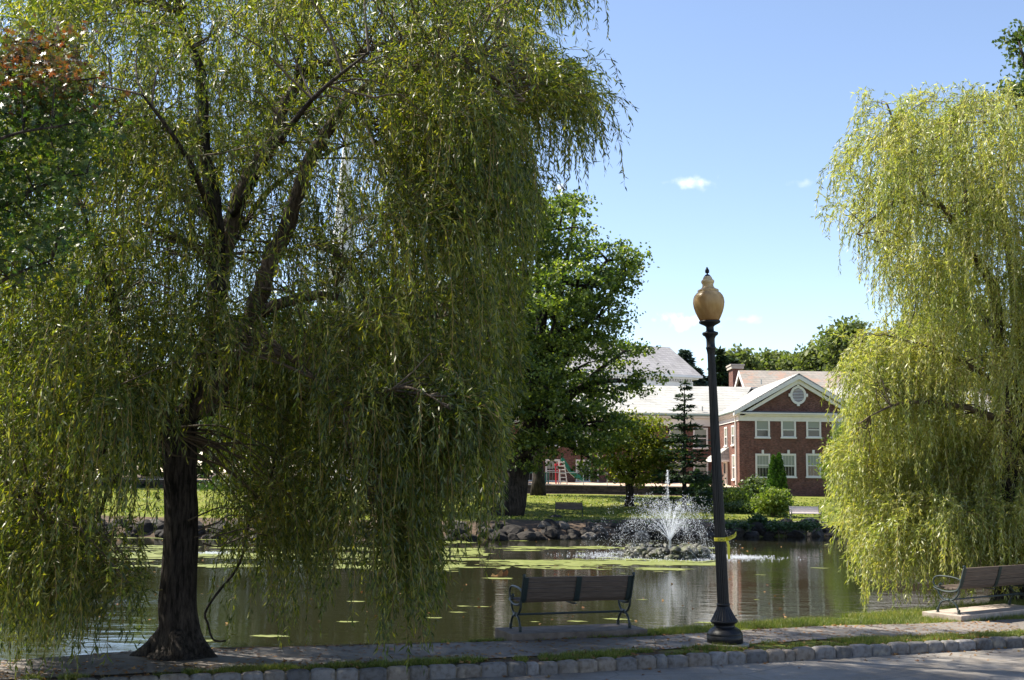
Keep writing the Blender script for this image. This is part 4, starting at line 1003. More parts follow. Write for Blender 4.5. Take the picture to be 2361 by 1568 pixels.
tree('oak_tree', 'large dark oak with thick trunk at the far waterside', 'tree', bp.x, Yb, .1, .70, P(1250, 900, Yb).z, lb, 'oak', .22, 1080, 50, .38, seed=1, lean=(2.2, 0), twigs=220)
for i, (u, Y_, Ht, lf, lab) in enumerate(((1130, 75, 17, 'oak', 'tall tree mostly hidden behind the big oak and willow fringe'), (975, 62.6, 14, 'deep', 'dark tree added at the far waterline behind the willow curtain to shade the bank'), (1240, 86, 19, 'mid', 'tall tree whose top shows just left above the big oak'), (900, 70, 15, 'deep', 'tree on the far bank behind the willow curtain left of the oak'), (640, 70, 14, 'deep', 'tree on the far bank behind the middle of the left willow'))):  # waterline tree behind the willow curtain is added to shade the bank
    b_ = P(u, 1170, Y_); zb_ = tz(b_.x, Y_); lb = [(b_.x + math.cos(j * 2.4) * 2.6, Y_ + math.sin(j * 2.4) * 2.6, zb_ + Ht * (.42 + .075 * j), 2.6 - .12 * j, 2.6, 1.7) for j in range(7)]
    tree('park_tree', lab, 'tree', b_.x, Y_, zb_, .4, zb_ + Ht * .5, lb, lf, .34, 300, 26, .6, seed=40 + i, group='trees across the pond behind the left willow', twigs=60)
# golden tree
Yb = 76; bp = P(1452, 1175, Yb)
lb = [lob(1450, 985, 48, 35, Yb), lob(1500, 1000, 40, 40, Yb), lob(1450, 1045, 75, 40, Yb, 2.5), lob(1520, 1050, 45, 40, Yb), lob(1470, 1090, 70, 26, Yb, 2), lob(1420, 1020, 40, 26, Yb)]
tree('maple_tree', 'small golden green tree with short dark trunk left of the conifer', 'tree', bp.x, Yb, tz(bp.x, Yb), .28, P(1452, 1080, Yb).z, lb, 'gold', .22, 330, 30, .42, seed=2)
# background deciduous row
bgt = [(1700, 838, 42, 40, 170, 'far', 'round tree rising just right of the lamp post behind the roofs'), (1775, 842, 50, 32, 175, 'far', 'broad tree over the chimney roof ridge'),
       (1840, 850, 42, 34, 165, 'far', 'tree top directly above the gable peak'), (1890, 832, 52, 42, 160, 'far', 'round tree right of the gable peak'),
       (1955, 800, 62, 72, 150, 'far', 'tallest rounded tree behind the arching willow tips'), (2010, 830, 50, 60, 155, 'mid', 'dark tree behind the left fringe of the right willow'), (2110, 800, 70, 90, 140, 'mid', 'tall tree seen through the gap in the right willow'), (2230, 760, 90, 140, 130, 'deep', 'tall tree hidden deep behind the right willow')]
for i, (u, v, ru, rv, Yb, lf, lab) in enumerate(bgt):
    c = P(u, v, Yb); lb = [lob(u + dx * ru, v + dyy * rv, ru * .55, rv * .55, Yb) for dx, dyy in ((0, -.4), (-.5, 0), (.5, .05), (0, .3), (-.3, .7), (.35, .75), (.1, -.1))] + [lob(u, v + rv * 1.6, ru * .8, rv, Yb)]
    tree('round_tree', lab, 'tree', c.x, Yb, 1.2, .5, c.z - 2, lb, lf, .65, 260, 22, .9, seed=20 + i, group='trees behind the school roofs', twigs=20)
# conifers
def conifer(u, vt, vb, Y_, wd, label, leaf='conifer', cat='conifer', seed=0, gap=.5, droop=-.05, n_tier=26, bk='bark_far', name='conifer_tree', dens=1.0, zb=None, group=None):
    rng = np.random.default_rng(seed); tp_ = P(u, vt, Y_); b_ = P(u, vb, Y_); z0_ = tz(b_.x, Y_) if zb is None else zb
    root = empty(name, (b_.x, Y_, z0_), label, cat, group); Ht = tp_.z - b_.z; R = wd * Y_ / F
    q = MB(); q.tube([(b_.x, Y_, z0_ - .2), (b_.x + (tp_.x - b_.x) * .5, Y_, (b_.z + tp_.z) / 2), tuple(tp_)], [.02 * Ht ** .9 + .03, .012 * Ht + .02, .01], 8)
    Cc = []; D = []
    for i in range(n_tier):
        f_ = min(1, max(.01, (i + rng.uniform(-.7, 1.0)) / n_tier)); zz = tp_.z - Ht * f_; rr = R * (f_ ** .85) * rng.uniform(.8, 1.1) + .15
        ax = b_.x + (tp_.x - b_.x) * (1 - f_)
        for j in range(int(5 + 6 * f_)):
            an = rng.uniform(0, 2 * math.pi); L_ = rr * rng.uniform(.6, 1.08); dr = np.array([math.cos(an), math.sin(an), .0])
            n = int((14 + 42 * L_ / max(R, .3)) * dens); t = rng.uniform(.1, 1, n) ** .8
            sag = droop * L_ * 2 * t ** 2 + .10 * L_ * t
            p = np.array([ax, Y_, zz]) + dr * (t * L_)[:, None] + np.stack([0 * t, 0 * t, sag], 1)
            p += rng.normal(size=(n, 3)) * [gap * .25, gap * .25, gap * .09] * (.4 + (1 - t)[:, None])
            Cc.append(p); D.append(np.tile(dr, (n, 1)))
            if L_ > .8: q.tube([(ax, Y_, zz), tuple(np.array([ax, Y_, zz]) + dr * L_ * .8 + [0, 0, droop * L_ + .05])], [.03, .01], 4)
    C_ = np.concatenate(Cc); D = np.concatenate(D); n = len(C_)
    al = nrm(D + rng.normal(size=(n, 3)) * [.6, .6, .25]); sd = nrm(np.cross(al, rng.normal(size=(n, 3)) * .5 + [0, 0, 1]))
    s = (.0045 * Y_ if Y_ > 60 else .2) * rng.uniform(.6, 1.3, n)
    poly_mesh('crown', rhomb(C_, al, sd, s, s * .38), M[leaf], root); q.obj('trunk', M[bk], root, True); return root
conifer(1578, 882, 1168, 74, 88, 'open layered conifer with bare tip before the school, left of the lamp post', seed=3, droop=-.03, n_tier=34, gap=.4, dens=.62)
BC = 'conifers behind the school roofs'
conifer(1580, 806, 900, 150, 38, 'small blue conifer at the right edge of the church roof', 'blue_conifer', seed=5, zb=1.2, group=BC)
conifer(1604, 850, 900, 148, 26, 'low conifer right of the church eave', 'blue_conifer', seed=6, zb=1.2, group=BC)
conifer(1658, 806, 900, 150, 34, 'dark conifer directly behind the upper lamp post', 'conifer', seed=7, zb=1.2, group=BC)
conifer(1690, 830, 905, 152, 26, 'dark conifer between the lamp post and chimney', 'conifer', seed=8, zb=1.2, group=BC)
# shrubs
def shrub(name, label, u, v, ru, rv, Y_, leaf, size, n_clump, per, cr=.2, seed=0, stems=6, lobes=None, flat=.5, cat='shrub'):
    rng = np.random.default_rng(seed + 50); c = P(u, v, Y_); zb_ = tz(c.x, Y_); root = empty(name, (c.x, Y_, zb_), label, cat)
    lb = lobes or [lob(u, v, ru, rv, Y_), lob(u - ru * .4, v + rv * .3, ru * .6, rv * .7, Y_), lob(u + ru * .4, v + rv * .35, ru * .6, rv * .65, Y_)]
    C, pts = crown_points(lb, n_clump, per, rng, cr); pts = pts[pts[:, 2] > zb_ - .05]
    poly_mesh('crown', leaf_cloud(pts, size, rng, flat), M[leaf], root)
    q = MB()
    for i in range(stems):
        e_ = Vector(C[int(rng.integers(0, len(C)))]); q.tube([(c.x + rng.normal() * .08, Y_ + rng.normal() * .08, zb_ - .05), tuple(Vector((c.x, Y_, zb_)).lerp(e_, .5) + Vector((0, 0, .1))), tuple(e_)], [.04, .025, .01], 5)
    q.obj('stem', M['dark_twig'], root, True); return root
shrub('yew_shrub', 'yellow green rounded shrub just right of the lamp post', 1690, 1148, 38, 22, 80, 'lime', .16, 160, 26, .28, 1)
shrub('viburnum_shrub', 'broad leaved green shrub against the school wall', 1742, 1132, 33, 30, 84, 'mid', .24, 130, 22, .3, 2)
shrub('burning_bush', 'loose yellow green bush with bare stems beside the pale far bench', 1783, 1155, 38, 30, 70, 'lime', .17, 170, 24, .24, 3, 14)
shrub('juniper_mat', 'low spreading green juniper below the yellow green shrub', 1720, 1170, 62, 12, 73, 'mid', .15, 170, 26, .22, 4, 5)
shrub('waterside_weed', 'dark leafy weed among the shoreline rocks below the bush', 1745, 1205, 16, 18, 61.5, 'deep', .16, 50, 22, .16, 5, 4)
shrub('shadow_shrub', 'dark green shrub hanging over the rocks left of the fountain', 1425, 1225, 34, 16, 60, 'deep', .16, 70, 24, .2, 6, 4)
for i_, (u_, w_, lab_) in enumerate(((1120, 34, 'dark weeds at the waterline below the thick trunk'), (1235, 30, 'dark weeds on the rocks right of the thick trunk'), (1375, 34, 'low weeds above the rocks right of the shaded far bench'), (1480, 36, 'dark weeds on the bank just left of the fountain spray'), (1560, 40, 'dark leafy clump on the rocks behind the fountain spray'), (1700, 26, 'dark green clump on the rocks just right of the lamp post'), (1800, 34, 'dark weedy clump on the rocks below the burning bush'), (1860, 30, 'dark weeds hanging over the rocks below the pale far bench'), (1310, 36, 'dark weeds among the rocks below the shaded far bench'))):
    shrub('bank_weed', lab_, u_, 1212, w_, 8, 60.3, 'deep', .13, 50, 24, .16, 70 + i_, 3)
shrub('ivy_clump', 'dense dark leafy clump on the shaded shoreline rocks', 1180, 1222, 60, 10, 60.5, 'deep', .16, 70, 24, .2, 7, 4)
shrub('garden_shrub', 'dark shrub behind the lower lamp post', 1638, 1130, 26, 36, 82, 'deep', .2, 120, 24, .3, 8, 4)
shrub('small_tree', 'bushy yellow green tree at the school corner behind the right willow', 1945, 1075, 46, 72, 84, 'lime', .2, 300, 28, .35, 9, 8,
      lobes=[lob(1950, 1020, 36, 40, 84), lob(1930, 1075, 38, 30, 84), lob(1975, 1080, 45, 50, 84), lob(1945, 1115, 34, 24, 84)], cat='tree')
def column_tree(name, label, spec, Y_, leaf, seed, size=.15):
    """spec: list of (u, vtop, vbottom, half width) spindles"""
    rng = np.random.default_rng(seed); P_ = []
    c0 = P(spec[0][0], spec[0][2], Y_); zb_ = tz(c0.x, Y_); root = empty(name, (c0.x, Y_, zb_), label, 'evergreen tree')
    for (u, vt, vb, hw) in spec:
        n = int(hw * (vb - vt) * 2.6); t = rng.uniform(0, 1, n); an = rng.uniform(0, 2 * math.pi, n); a = P(u, vt, Y_); b = P(u, vb, Y_)
        r__ = hw * Y_ / F * np.minimum(1, (t * 1.25) ** .6) * np.where(t > .9, .85, 1) * rng.uniform(.72, 1, n) * (1 + .13 * np.sin(an * 5 + t * 22))
        P_.append(np.stack([a.x + (b.x - a.x) * t + r__ * np.cos(an), Y_ + r__ * np.sin(an), a.z + (b.z - a.z) * t], 1))
    C_ = np.concatenate(P_); n = len(C_); al = nrm(rng.normal(size=(n, 3)) * .5 + [0, 0, 1]); sd = nrm(np.cross(al, rng.normal(size=(n, 3)))); s = size * rng.uniform(.6, 1.3, n)
    poly_mesh('crown', rhomb(C_, al, sd, s, s * .5), M[leaf], root)
    MB().tube([(c0.x, Y_, zb_ - .1), (c0.x, Y_, P(spec[0][0], spec[0][1] + 15, Y_).z)], [.12, .03], 6).obj('trunk', M['bark_far'], root, True)
column_tree('arborvitae', 'bright green twin tipped columnar evergreen against the school windows', [(1783, 1052, 1160, 17), (1796, 1047, 1170, 21), (1805, 1110, 1186, 20)], 79, 'arbor', 31)
column_tree('arborvitae', 'nearly black columnar evergreen left of the lamp post', [(1607, 1085, 1172, 22)], 78, 'deep', 32, .17)
column_tree('arborvitae', 'slim dark evergreen tucked beside the black columnar one', [(1626, 1108, 1175, 15)], 79, 'deep', 33, .17)

# trees across the pond on the left, behind the willow
lefts = [(-260, 1165, 82, 12, 'deep', 'dark tree far left beyond the frame edge of the lawn'), (-80, 1160, 96, 14, 'gold', 'yellow leaved tree at the far left behind the willow curtain'), (90, 1160, 92, 13, 'gold', 'second yellow tree far behind the left willow'),
         (230, 1158, 98, 10, 'deep', 'dark tree behind the gap left of the willow trunk'), (330, 1158, 104, 11, 'lime', 'sunlit lime tree right behind the willow trunk'), (470, 1156, 100, 12, 'mid', 'green tree across the pond just right of the willow trunk'),
         (600, 1155, 96, 13, 'deep', 'dark tree across the pond in the middle of the willow curtain'), (740, 1153, 98, 13, 'mid', 'green tree across the pond below the white spire'), (880, 1152, 97, 14, 'deep', 'dark tree across the pond left of the thick trunk'), (1020, 1150, 98, 12, 'mid', 'green tree just left of the big oak across the pond')]
for i, (u, v, Y_, Ht, lf, lab) in enumerate(lefts):
    r_ = random.Random(i); b_ = P(u, v, Y_); zb_ = tz(b_.x, Y_); lb = []
    for j in range(7):
        an = j * 2.4; lb.append((b_.x + math.cos(an) * 2.3, Y_ + math.sin(an) * 2.3, zb_ + Ht * (.34 + .09 * j), 2.6 - .12 * j, 2.6, 1.9))
    lb.append((b_.x, Y_, zb_ + Ht * .2, 2.8, 2.6, 1.6))
    tree('park_tree', lab, 'tree', b_.x, Y_, zb_, .35, zb_ + Ht * .4, lb, lf, .42, 330, 24, .75, seed=60 + i, group='trees across the pond behind the left willow', twigs=30)
shrub('hedge', 'dark hedge along the far path seen left of the willow trunk', 320, 1135, 90, 26, 93, 'deep', .3, 260, 30, .4, 12, 5, cat='hedge')
shrub('hedge', 'dark hedge along the far path seen through the willow strands', 700, 1130, 320, 24, 94, 'deep', .34, 600, 26, .5, 13, 5, cat='hedge')
# tree at the top right edge
Yb = 60; lb = [lob(2400, 110, 75, 55, Yb), lob(2350, 95, 30, 30, Yb), lob(2400, 200, 70, 60, Yb), lob(2350, 190, 40, 22, Yb), lob(2330, 215, 30, 18, Yb), lob(2480, 330, 120, 120, Yb), lob(2420, 300, 70, 60, Yb), lob(2480, 560, 130, 120, Yb)]
tree('tall_tree', 'tall green tree reaching in at the upper right corner behind the willow', 'tree', P(2480, 1180, Yb).x, Yb, .1, .5, P(2480, 500, Yb).z, lb, 'mid', .26, 500, 26, .42, seed=90)

# ------------------------------------------------------------------ weeping willows
WALL_L, WALL_V = [], []
def willow(name, label, loc, limbs, trunk, groups, leaf, twig, seed, Wl=(.08, .135), Ww=(.015, .024), per=3):
    rng = np.random.default_rng(seed); root = empty(name, loc, label, 'tree')
    q = MB()
    for pts, rr in trunk: 
        cv = smooth_curve(pts, 5); q.tube(cv, np.interp(np.linspace(0, 1, len(cv)), np.linspace(0, 1, len(rr)), rr).tolist(), 20, sq=1)
    # gnarl the trunk
    q.v = [tuple(Vector(p) + Vector((noise.noise((p[0] * 3, p[1] * 3, p[2] * 1.1)), noise.noise((p[0] * 3 + 9, p[1] * 3, p[2] * 1.1)), 0)) * .05 + Vector((noise.noise((p[0] * 14, p[1] * 14, p[2] * 2.2)), noise.noise((p[0] * 14 + 9, p[1] * 14, p[2] * 2.2)), 0)) * .02) for p in q.v]
    tk = q.obj('trunk', M['bark'], root, True, smooth=True)
    nodes = []
    for pts, rr, mt in limbs:
        q = MB(); cv = smooth_curve(pts, 4); R_ = np.interp(np.linspace(0, 1, len(cv)), np.linspace(0, 1, len(rr)), rr)
        cv = [p + Vector((rng.normal(), rng.normal(), rng.normal())) * float(R_[i]) * .12 for i, p in enumerate(cv)]
        q.tube(cv, R_.tolist(), 10); q.obj('limb', M[mt], root, True, smooth=True); nodes += [tuple(c) for c in cv[2:] if pts[0].z > 2.6 and pts[-1].z > .8]
    nodes = np.array(nodes)
    A_, O_, Hm, Lm, Sd, Ns = [], [], [], [], [], []
    for g_ in groups:
        n = g_['n']; k_ = 0; tries = 0
        while k_ < n and tries < n * 60:
            tries += 1
            u = rng.uniform(*g_['u']); vt = np.interp(u, *g_['top']); vb = np.interp(u, *g_['bot'])
            if vb <= vt: continue
            if rng.uniform() > (vb - vt) / g_.get('vmax', 1e-9) and g_.get('vmax'): continue
            v = vt + (vb - vt) * rng.uniform() ** g_.get('pw', 1.0)
            Y_ = rng.uniform(*g_['Y']); p = P(u, v, Y_)
            if p.z < .2: continue
            if 'front' in g_ and Y_ < 16.6 and any(abs(u - a) < c and abs(v - b) < d_ and rng.uniform() < w_ for a, b, c, d_, w_ in g_['front']): continue
            if 'hole' in g_ and any((abs(u - a) < c and abs(v - b) < d_) and rng.uniform() < w_ for a, b, c, d_, w_ in g_['hole']): continue
            A_.append(tuple(p)); Hm.append(g_['hem']); Lm.append(g_['L']); Ns.append(g_.get('ns', 14)); k_ += 1
            ctr = np.array(g_.get('c', loc)); o_ = np.array(p)[:2] - ctr[:2]; o_ = o_ / (np.linalg.norm(o_) + 1e-6); O_.append((o_[0], o_[1], g_.get('arch', .35)))
    A_ = np.array(A_); O_ = np.array(O_); nc = len(A_)
    # branchlets from the limbs to the strand clusters
    q = MB(); q2 = MB()
    for i in range(nc):
        a = A_[i]; dd = np.linalg.norm((nodes - a) * [1, 1, 1.3], axis=1) + np.maximum(0, nodes[:, 2] - a[2] - .3) * 1.2
        st = Vector(nodes[int(np.argmin(dd))]); e_ = Vector(a); L_ = (e_ - st).length
        if L_ < .05: continue
        if L_ > 2.4: st = e_.lerp(st, .8 / L_) - Vector((0, 0, .3)); L_ = .85
        md = st.lerp(e_, .6) + Vector((rng.normal() * .09, rng.normal() * .09, .13 * L_)) * min(1, L_); md0 = st.lerp(md, .5) + Vector((rng.normal(), rng.normal(), rng.normal())) * .05 * L_; cv = smooth_curve([st, md0, md, e_], 2)
        r0 = min(.007 + .007 * L_, .022); q.tube(cv, np.linspace(r0, .006, len(cv)).tolist(), 4, cap=False)
    q.obj('branchlets', M['dark_twig'], root, True, smooth=True)
    # hanging strands
    idx = np.repeat(np.arange(nc), Ns); ns = len(idx); st = A_[idx] + rng.normal(size=(ns, 3)) * [.13, .13, .12]; od = O_[idx] + rng.normal(size=(ns, 3)) * [.75, .75, .35]
    ds = .085; K = 62; L_ = np.array([rng.uniform(*Lm[i]) for i in idx]) * rng.uniform(.45, 1.05, ns)
    amp = rng.normal(size=(ns, 2)) * .07; ph = rng.uniform(0, 6.28, (ns, 2)); wind = rng.normal(size=(nc, 2))[idx] * .05
    p = st.copy(); path = []; dirs = []; 
    bend = rng.uniform(.22, .5, ns)
    for kk in range(K):
        s = kk * ds; t = 1 / (1 + (s / bend) ** 2.2)
        h = np.concatenate([od[:, :2] * t[:, None] * .9 + wind + amp * np.sin(s * 3 + ph), (od[:, 2] * t - (1 - t))[:, None]], 1)
        d_ = nrm(h); path.append(p.copy()); dirs.append(d_); p = p + d_ * ds
    PA = np.stack(path, 1); DI = np.stack(dirs, 1)
    u_, v_ = proj(PA); hem = np.empty_like(u_)
    hid = {}
    for i in range(nc): hid.setdefault(id(Hm[i]), (Hm[i], []))[1].append(i)
    for hfun, ids in hid.values():
        m_ = np.isin(idx, ids); hem[m_] = np.interp(u_[m_], *hfun)
    cl = rng.normal(size=nc)[idx] * 62 + rng.normal(size=ns) * 26
    sv = np.arange(K) * ds
    alive = (sv[None] < L_[:, None]) & (v_ < hem + cl[:, None] - 25) & (PA[:, :, 2] > np.where(PA[:, :, 1] > bank_a(PA[:, :, 0]), WZ + .22, .12))
    alive = np.cumprod(alive, 1).astype(bool)
    # twigs as slim ribbons of three sides
    n_al = alive.sum(1); ok = n_al > 4
    for i in np.nonzero(ok)[0][::2]:
        pts = PA[i, :n_al[i]:4]
        if len(pts) > 2: q2.tube([tuple(x_) for x_ in pts], .0035, 3, cap=False)
    q2.obj('strands', M[twig], root, True)
    # leaves
    B_ = []; D_ = []
    for m_ in range(per):
        al = alive.copy(); al[:, :1] = False
        al &= rng.uniform(size=al.shape) < .93
        B_.append((PA + DI * ds * (m_ / per))[al]); D_.append(DI[al])
    B_ = np.concatenate(B_); D_ = np.concatenate(D_); n = len(B_)
    al = nrm(D_ * .85 + rng.normal(size=(n, 3)) * .40 + [0, 0, -.12]); sd = nrm(np.cross(al, rng.normal(size=(n, 3))))
    poly_mesh('foliage', rhomb(B_ + rng.normal(size=(n, 3)) * .006, al, sd, rng.uniform(*Wl, n), rng.uniform(*Ww, n)), M[leaf], root)
    print(name, 'clusters', nc, 'strands', ns, 'leaves', n)
    return root

TY = 15.85
tb0 = G(410, 1498, 0)
def q3(lst, Y0=TY): return [P(u, v, Y0 + dy) for u, v, dy in lst]
px = TY / F
trunk = [(q3([(412, 1512, 0), (413, 1485, 0), (412, 1450, 0), (410, 1400, 0), (413, 1300, 0), (418, 1200, 0), (416, 1100, 0), (411, 1000, 0), (408, 950, 0)]), [x_ * px for x_ in (76, 54, 45, 42, 39, 35, 34, 35, 33)]),
         (q3([(388, 1455, -.02), (365, 1488, -.05), (335, 1508, -.05), (305, 1522, -.05)]), [.15, .15, .11, .06]), (q3([(432, 1460, 0), (450, 1488, -.05), (475, 1508, -.08), (500, 1522, -.1)]), [.14, .13, .09, .04]),
         (q3([(410, 1450, -.1), (412, 1490, -.35), (415, 1512, -.5)]), [.14, .10, .05]), (q3([(413, 1450, .1), (410, 1490, .35), (405, 1505, .6)]), [.14, .12, .05])]
limbs = [
    (q3([(398, 980, 0), (375, 945, -.1), (340, 925, -.3), (310, 880, -.5), (280, 840, -.8), (268, 760, -1.1), (262, 690, -1.4), (230, 600, -1.8), (190, 480, -2.2)]), [.16, .13, .11, .085, .05, .02], 'bark'),
    (q3([(420, 985, 0), (450, 930, 0), (468, 860, .1), (490, 760, .2), (500, 640, .3), (497, 520, .3), (488, 420, .3), (470, 330, .2), (468, 233, .1), (460, 150, 0), (420, 60, -.2), (400, -60, -.4)]), [.20, .17, .15, .12, .10, .085, .06, .02], 'bark'),
    (q3([(467, 340, .2), (435, 318, 0), (400, 298, -.3), (365, 290, -.6), (320, 290, -.9), (283, 285, -1.2), (200, 300, -1.6)]), [.08, .06, .045, .02], 'bark_light'),
    (q3([(455, 940, 0), (478, 840, .2), (495, 720, .4), (515, 600, .5), (535, 500, .6), (583, 390, .7), (635, 325, .8), (645, 265, .9), (685, 195, 1), (715, 150, 1.1), (767, 143, 1.3), (807, 130, 1.5), (897, 100, 2), (1000, 95, 2.4), (1120, 60, 2.8), (1220, 100, 3.0)]), [.16, .15, .13, .115, .10, .08, .055, .04, .02, .012], 'bark_light'),
    (q3([(685, 195, 1), (694, 100, 1), (697, 0, 1.1), (700, -120, 1.1)]), [.06, .05, .04, .02], 'bark'),
    (q3([(460, 960, 0), (510, 880, .1), (560, 780, -.1), (600, 680, -.2), (625, 600, -.2), (663, 523, -.2), (690, 440, -.2), (715, 370, -.2), (750, 310, -.2), (787, 250, -.2), (812, 215, -.2)]), [.16, .145, .13, .12, .105, .095, .085, .075], 'bark_light'),
    (q3([(812, 225, -.2), (850, 300, -.4), (880, 380, -.6), (905, 470, -.6)]), [.04, .03, .02, .01], 'dark_twig'),
    (q3([(812, 218, -.2), (900, 170, -.8), (1010, 150, -1.3), (1130, 175, -1.6), (1210, 230, -1.8)]), [.05, .04, .03, .012], 'dark_twig'),
    (q3([(600, 725, -.2), (640, 702, -.5), (690, 687, -.7), (735, 682, -.8), (778, 686, -.85)]), [.085, .075, .065, .05], 'bark_light'),
    (q3([(592, 665, -.3), (640, 667, -.6), (690, 678, -.9), (740, 668, -1.0), (775, 658, -1.05)]), [.022, .018, .014, .006], 'bark_light'),
    (q3([(680, 680, -.8), (700, 710, -1), (720, 745, -1.1), (760, 752, -1.15)]), [.018, .015, .012, .006], 'bark_light'),
    (q3([(735, 560, -.2), (775, 585, -.3), (812, 618, -.4), (840, 680, -.4), (852, 715, -.4), (900, 722, -.4), (950, 735, -.4), (1010, 730, -.4), (1060, 748, -.4), (1100, 785, -.4)]), [.06, .055, .045, .04, .03, .02, .01], 'bark_light'),
    (q3([(790, 740, .2), (815, 790, .2), (870, 830, .2), (930, 850, .2), (1000, 857, .2)]), [.03, .025, .02, .008], 'bark_light'),
    (q3([(800, 930, -2.2), (850, 915, -2.6), (895, 900, -2.8), (940, 893, -3.0), (990, 912, -3.1), (1040, 945, -3.2)]), [.025, .022, .018, .012, .006], 'bark_light'),
    (q3([(600, 760, -.2), (640, 800, -1.0), (700, 850, -1.8), (800, 930, -2.2)]), [.06, .045, .035, .025], 'bark_light'),
    (q3([(395, 1000, -.1), (340, 985, -.4), (280, 1010, -.8), (210, 1060, -1.2), (120, 1110, -1.6), (30, 1150, -2.0)]), [.06, .05, .035, .02, .01], 'bark'),
    (q3([(392, 1010, 0), (350, 1030, .2), (300, 1070, .5), (250, 1130, .8), (215, 1220, 1.0), (140, 1320, 1.2), (60, 1390, 1.3)]), [.05, .04, .03, .02, .01], 'bark'),
    (q3([(380, 950, 0), (300, 930, .5), (220, 960, 1.0), (130, 990, 1.5), (30, 1010, 2.0), (-80, 1030, 2.4)]), [.055, .045, .035, .02, .01], 'bark'),
    (q3([(310, 885, -.5), (240, 860, -.8), (150, 850, -1.1), (50, 860, -1.4), (-60, 880, -1.6)]), [.04, .03, .02, .01], 'bark'),
    (q3([(262, 690, -1.4), (180, 690, -1.6), (90, 670, -1.8), (-20, 640, -2.0)]), [.035, .025, .015, .008], 'bark'),
    (q3([(500, 620, .3), (460, 580, 0), (420, 555, -.4), (370, 540, -.8), (340, 520, -1)]), [.06, .05, .035, .015], 'bark_light'),
    (q3([(520, 860, .1), (620, 900, 1.2), (740, 930, 2.2), (860, 960, 3.0), (980, 1000, 3.4)]), [.06, .045, .03, .012], 'bark'),
    (q3([(500, 640, .3), (560, 520, 2.0), (640, 420, 3.2), (760, 350, 4.0), (900, 300, 4.2)]), [.07, .05, .035, .012], 'bark'),
    (q3([(497, 520, .3), (380, 420, 2.2), (260, 340, 3.4), (140, 300, 4.2)]), [.07, .05, .035, .012], 'bark'),
    (q3([(515, 600, .5), (480, 480, -1.5), (430, 360, -2.6), (330, 220, -3.4)]), [.06, .045, .03, .012], 'bark'),
    (q3([(535, 500, .6), (620, 360, -1.2), (720, 230, -2.4), (850, 120, -3.2)]), [.06, .045, .03, .012], 'bark'),
    (q3([(645, 1000, 1.0), (630, 1080, .9), (600, 1150, .8), (570, 1220, .8), (552, 1300, .7), (478, 1400, .4), (480, 1440, .3), (492, 1475, .25), (520, 1478, .2)]), [.02, .02, .018, .018, .015, .012], 'bark'),
]
hemA = ([-200, 0, 100, 200, 270, 300, 335, 345, 375, 376, 470, 471, 500, 600, 640, 700, 740, 775, 800, 838, 842, 905, 912, 950, 990, 1010, 1030, 1060, 1090, 1120, 1160, 1172, 1205, 1228, 1250, 1300, 1400],
        [1540, 1530, 1510, 1515, 1500, 1490, 1440, 1270, 1240, 1000, 1000, 1400, 1430, 1440, 1480, 1440, 1400, 1300, 1290, 1320, 1500, 1490, 1370, 1400, 1430, 1360, 1280, 1240, 1230, 1200, 1180, 950, 860, 640, 560, 480, 400])
hemT = ([-200, 1230, 1250, 1280, 1300, 1330, 1400], [900, 900, 560, 120, 95, 70, 30])
hemR = ([1150, 1240, 1300, 1340, 1360, 1375, 1400], [900, 620, 560, 460, 380, 440, 420])
topA = ([-200, 40, 62, 120, 1150, 1200], [60, 60, 0, -160, -160, -60])
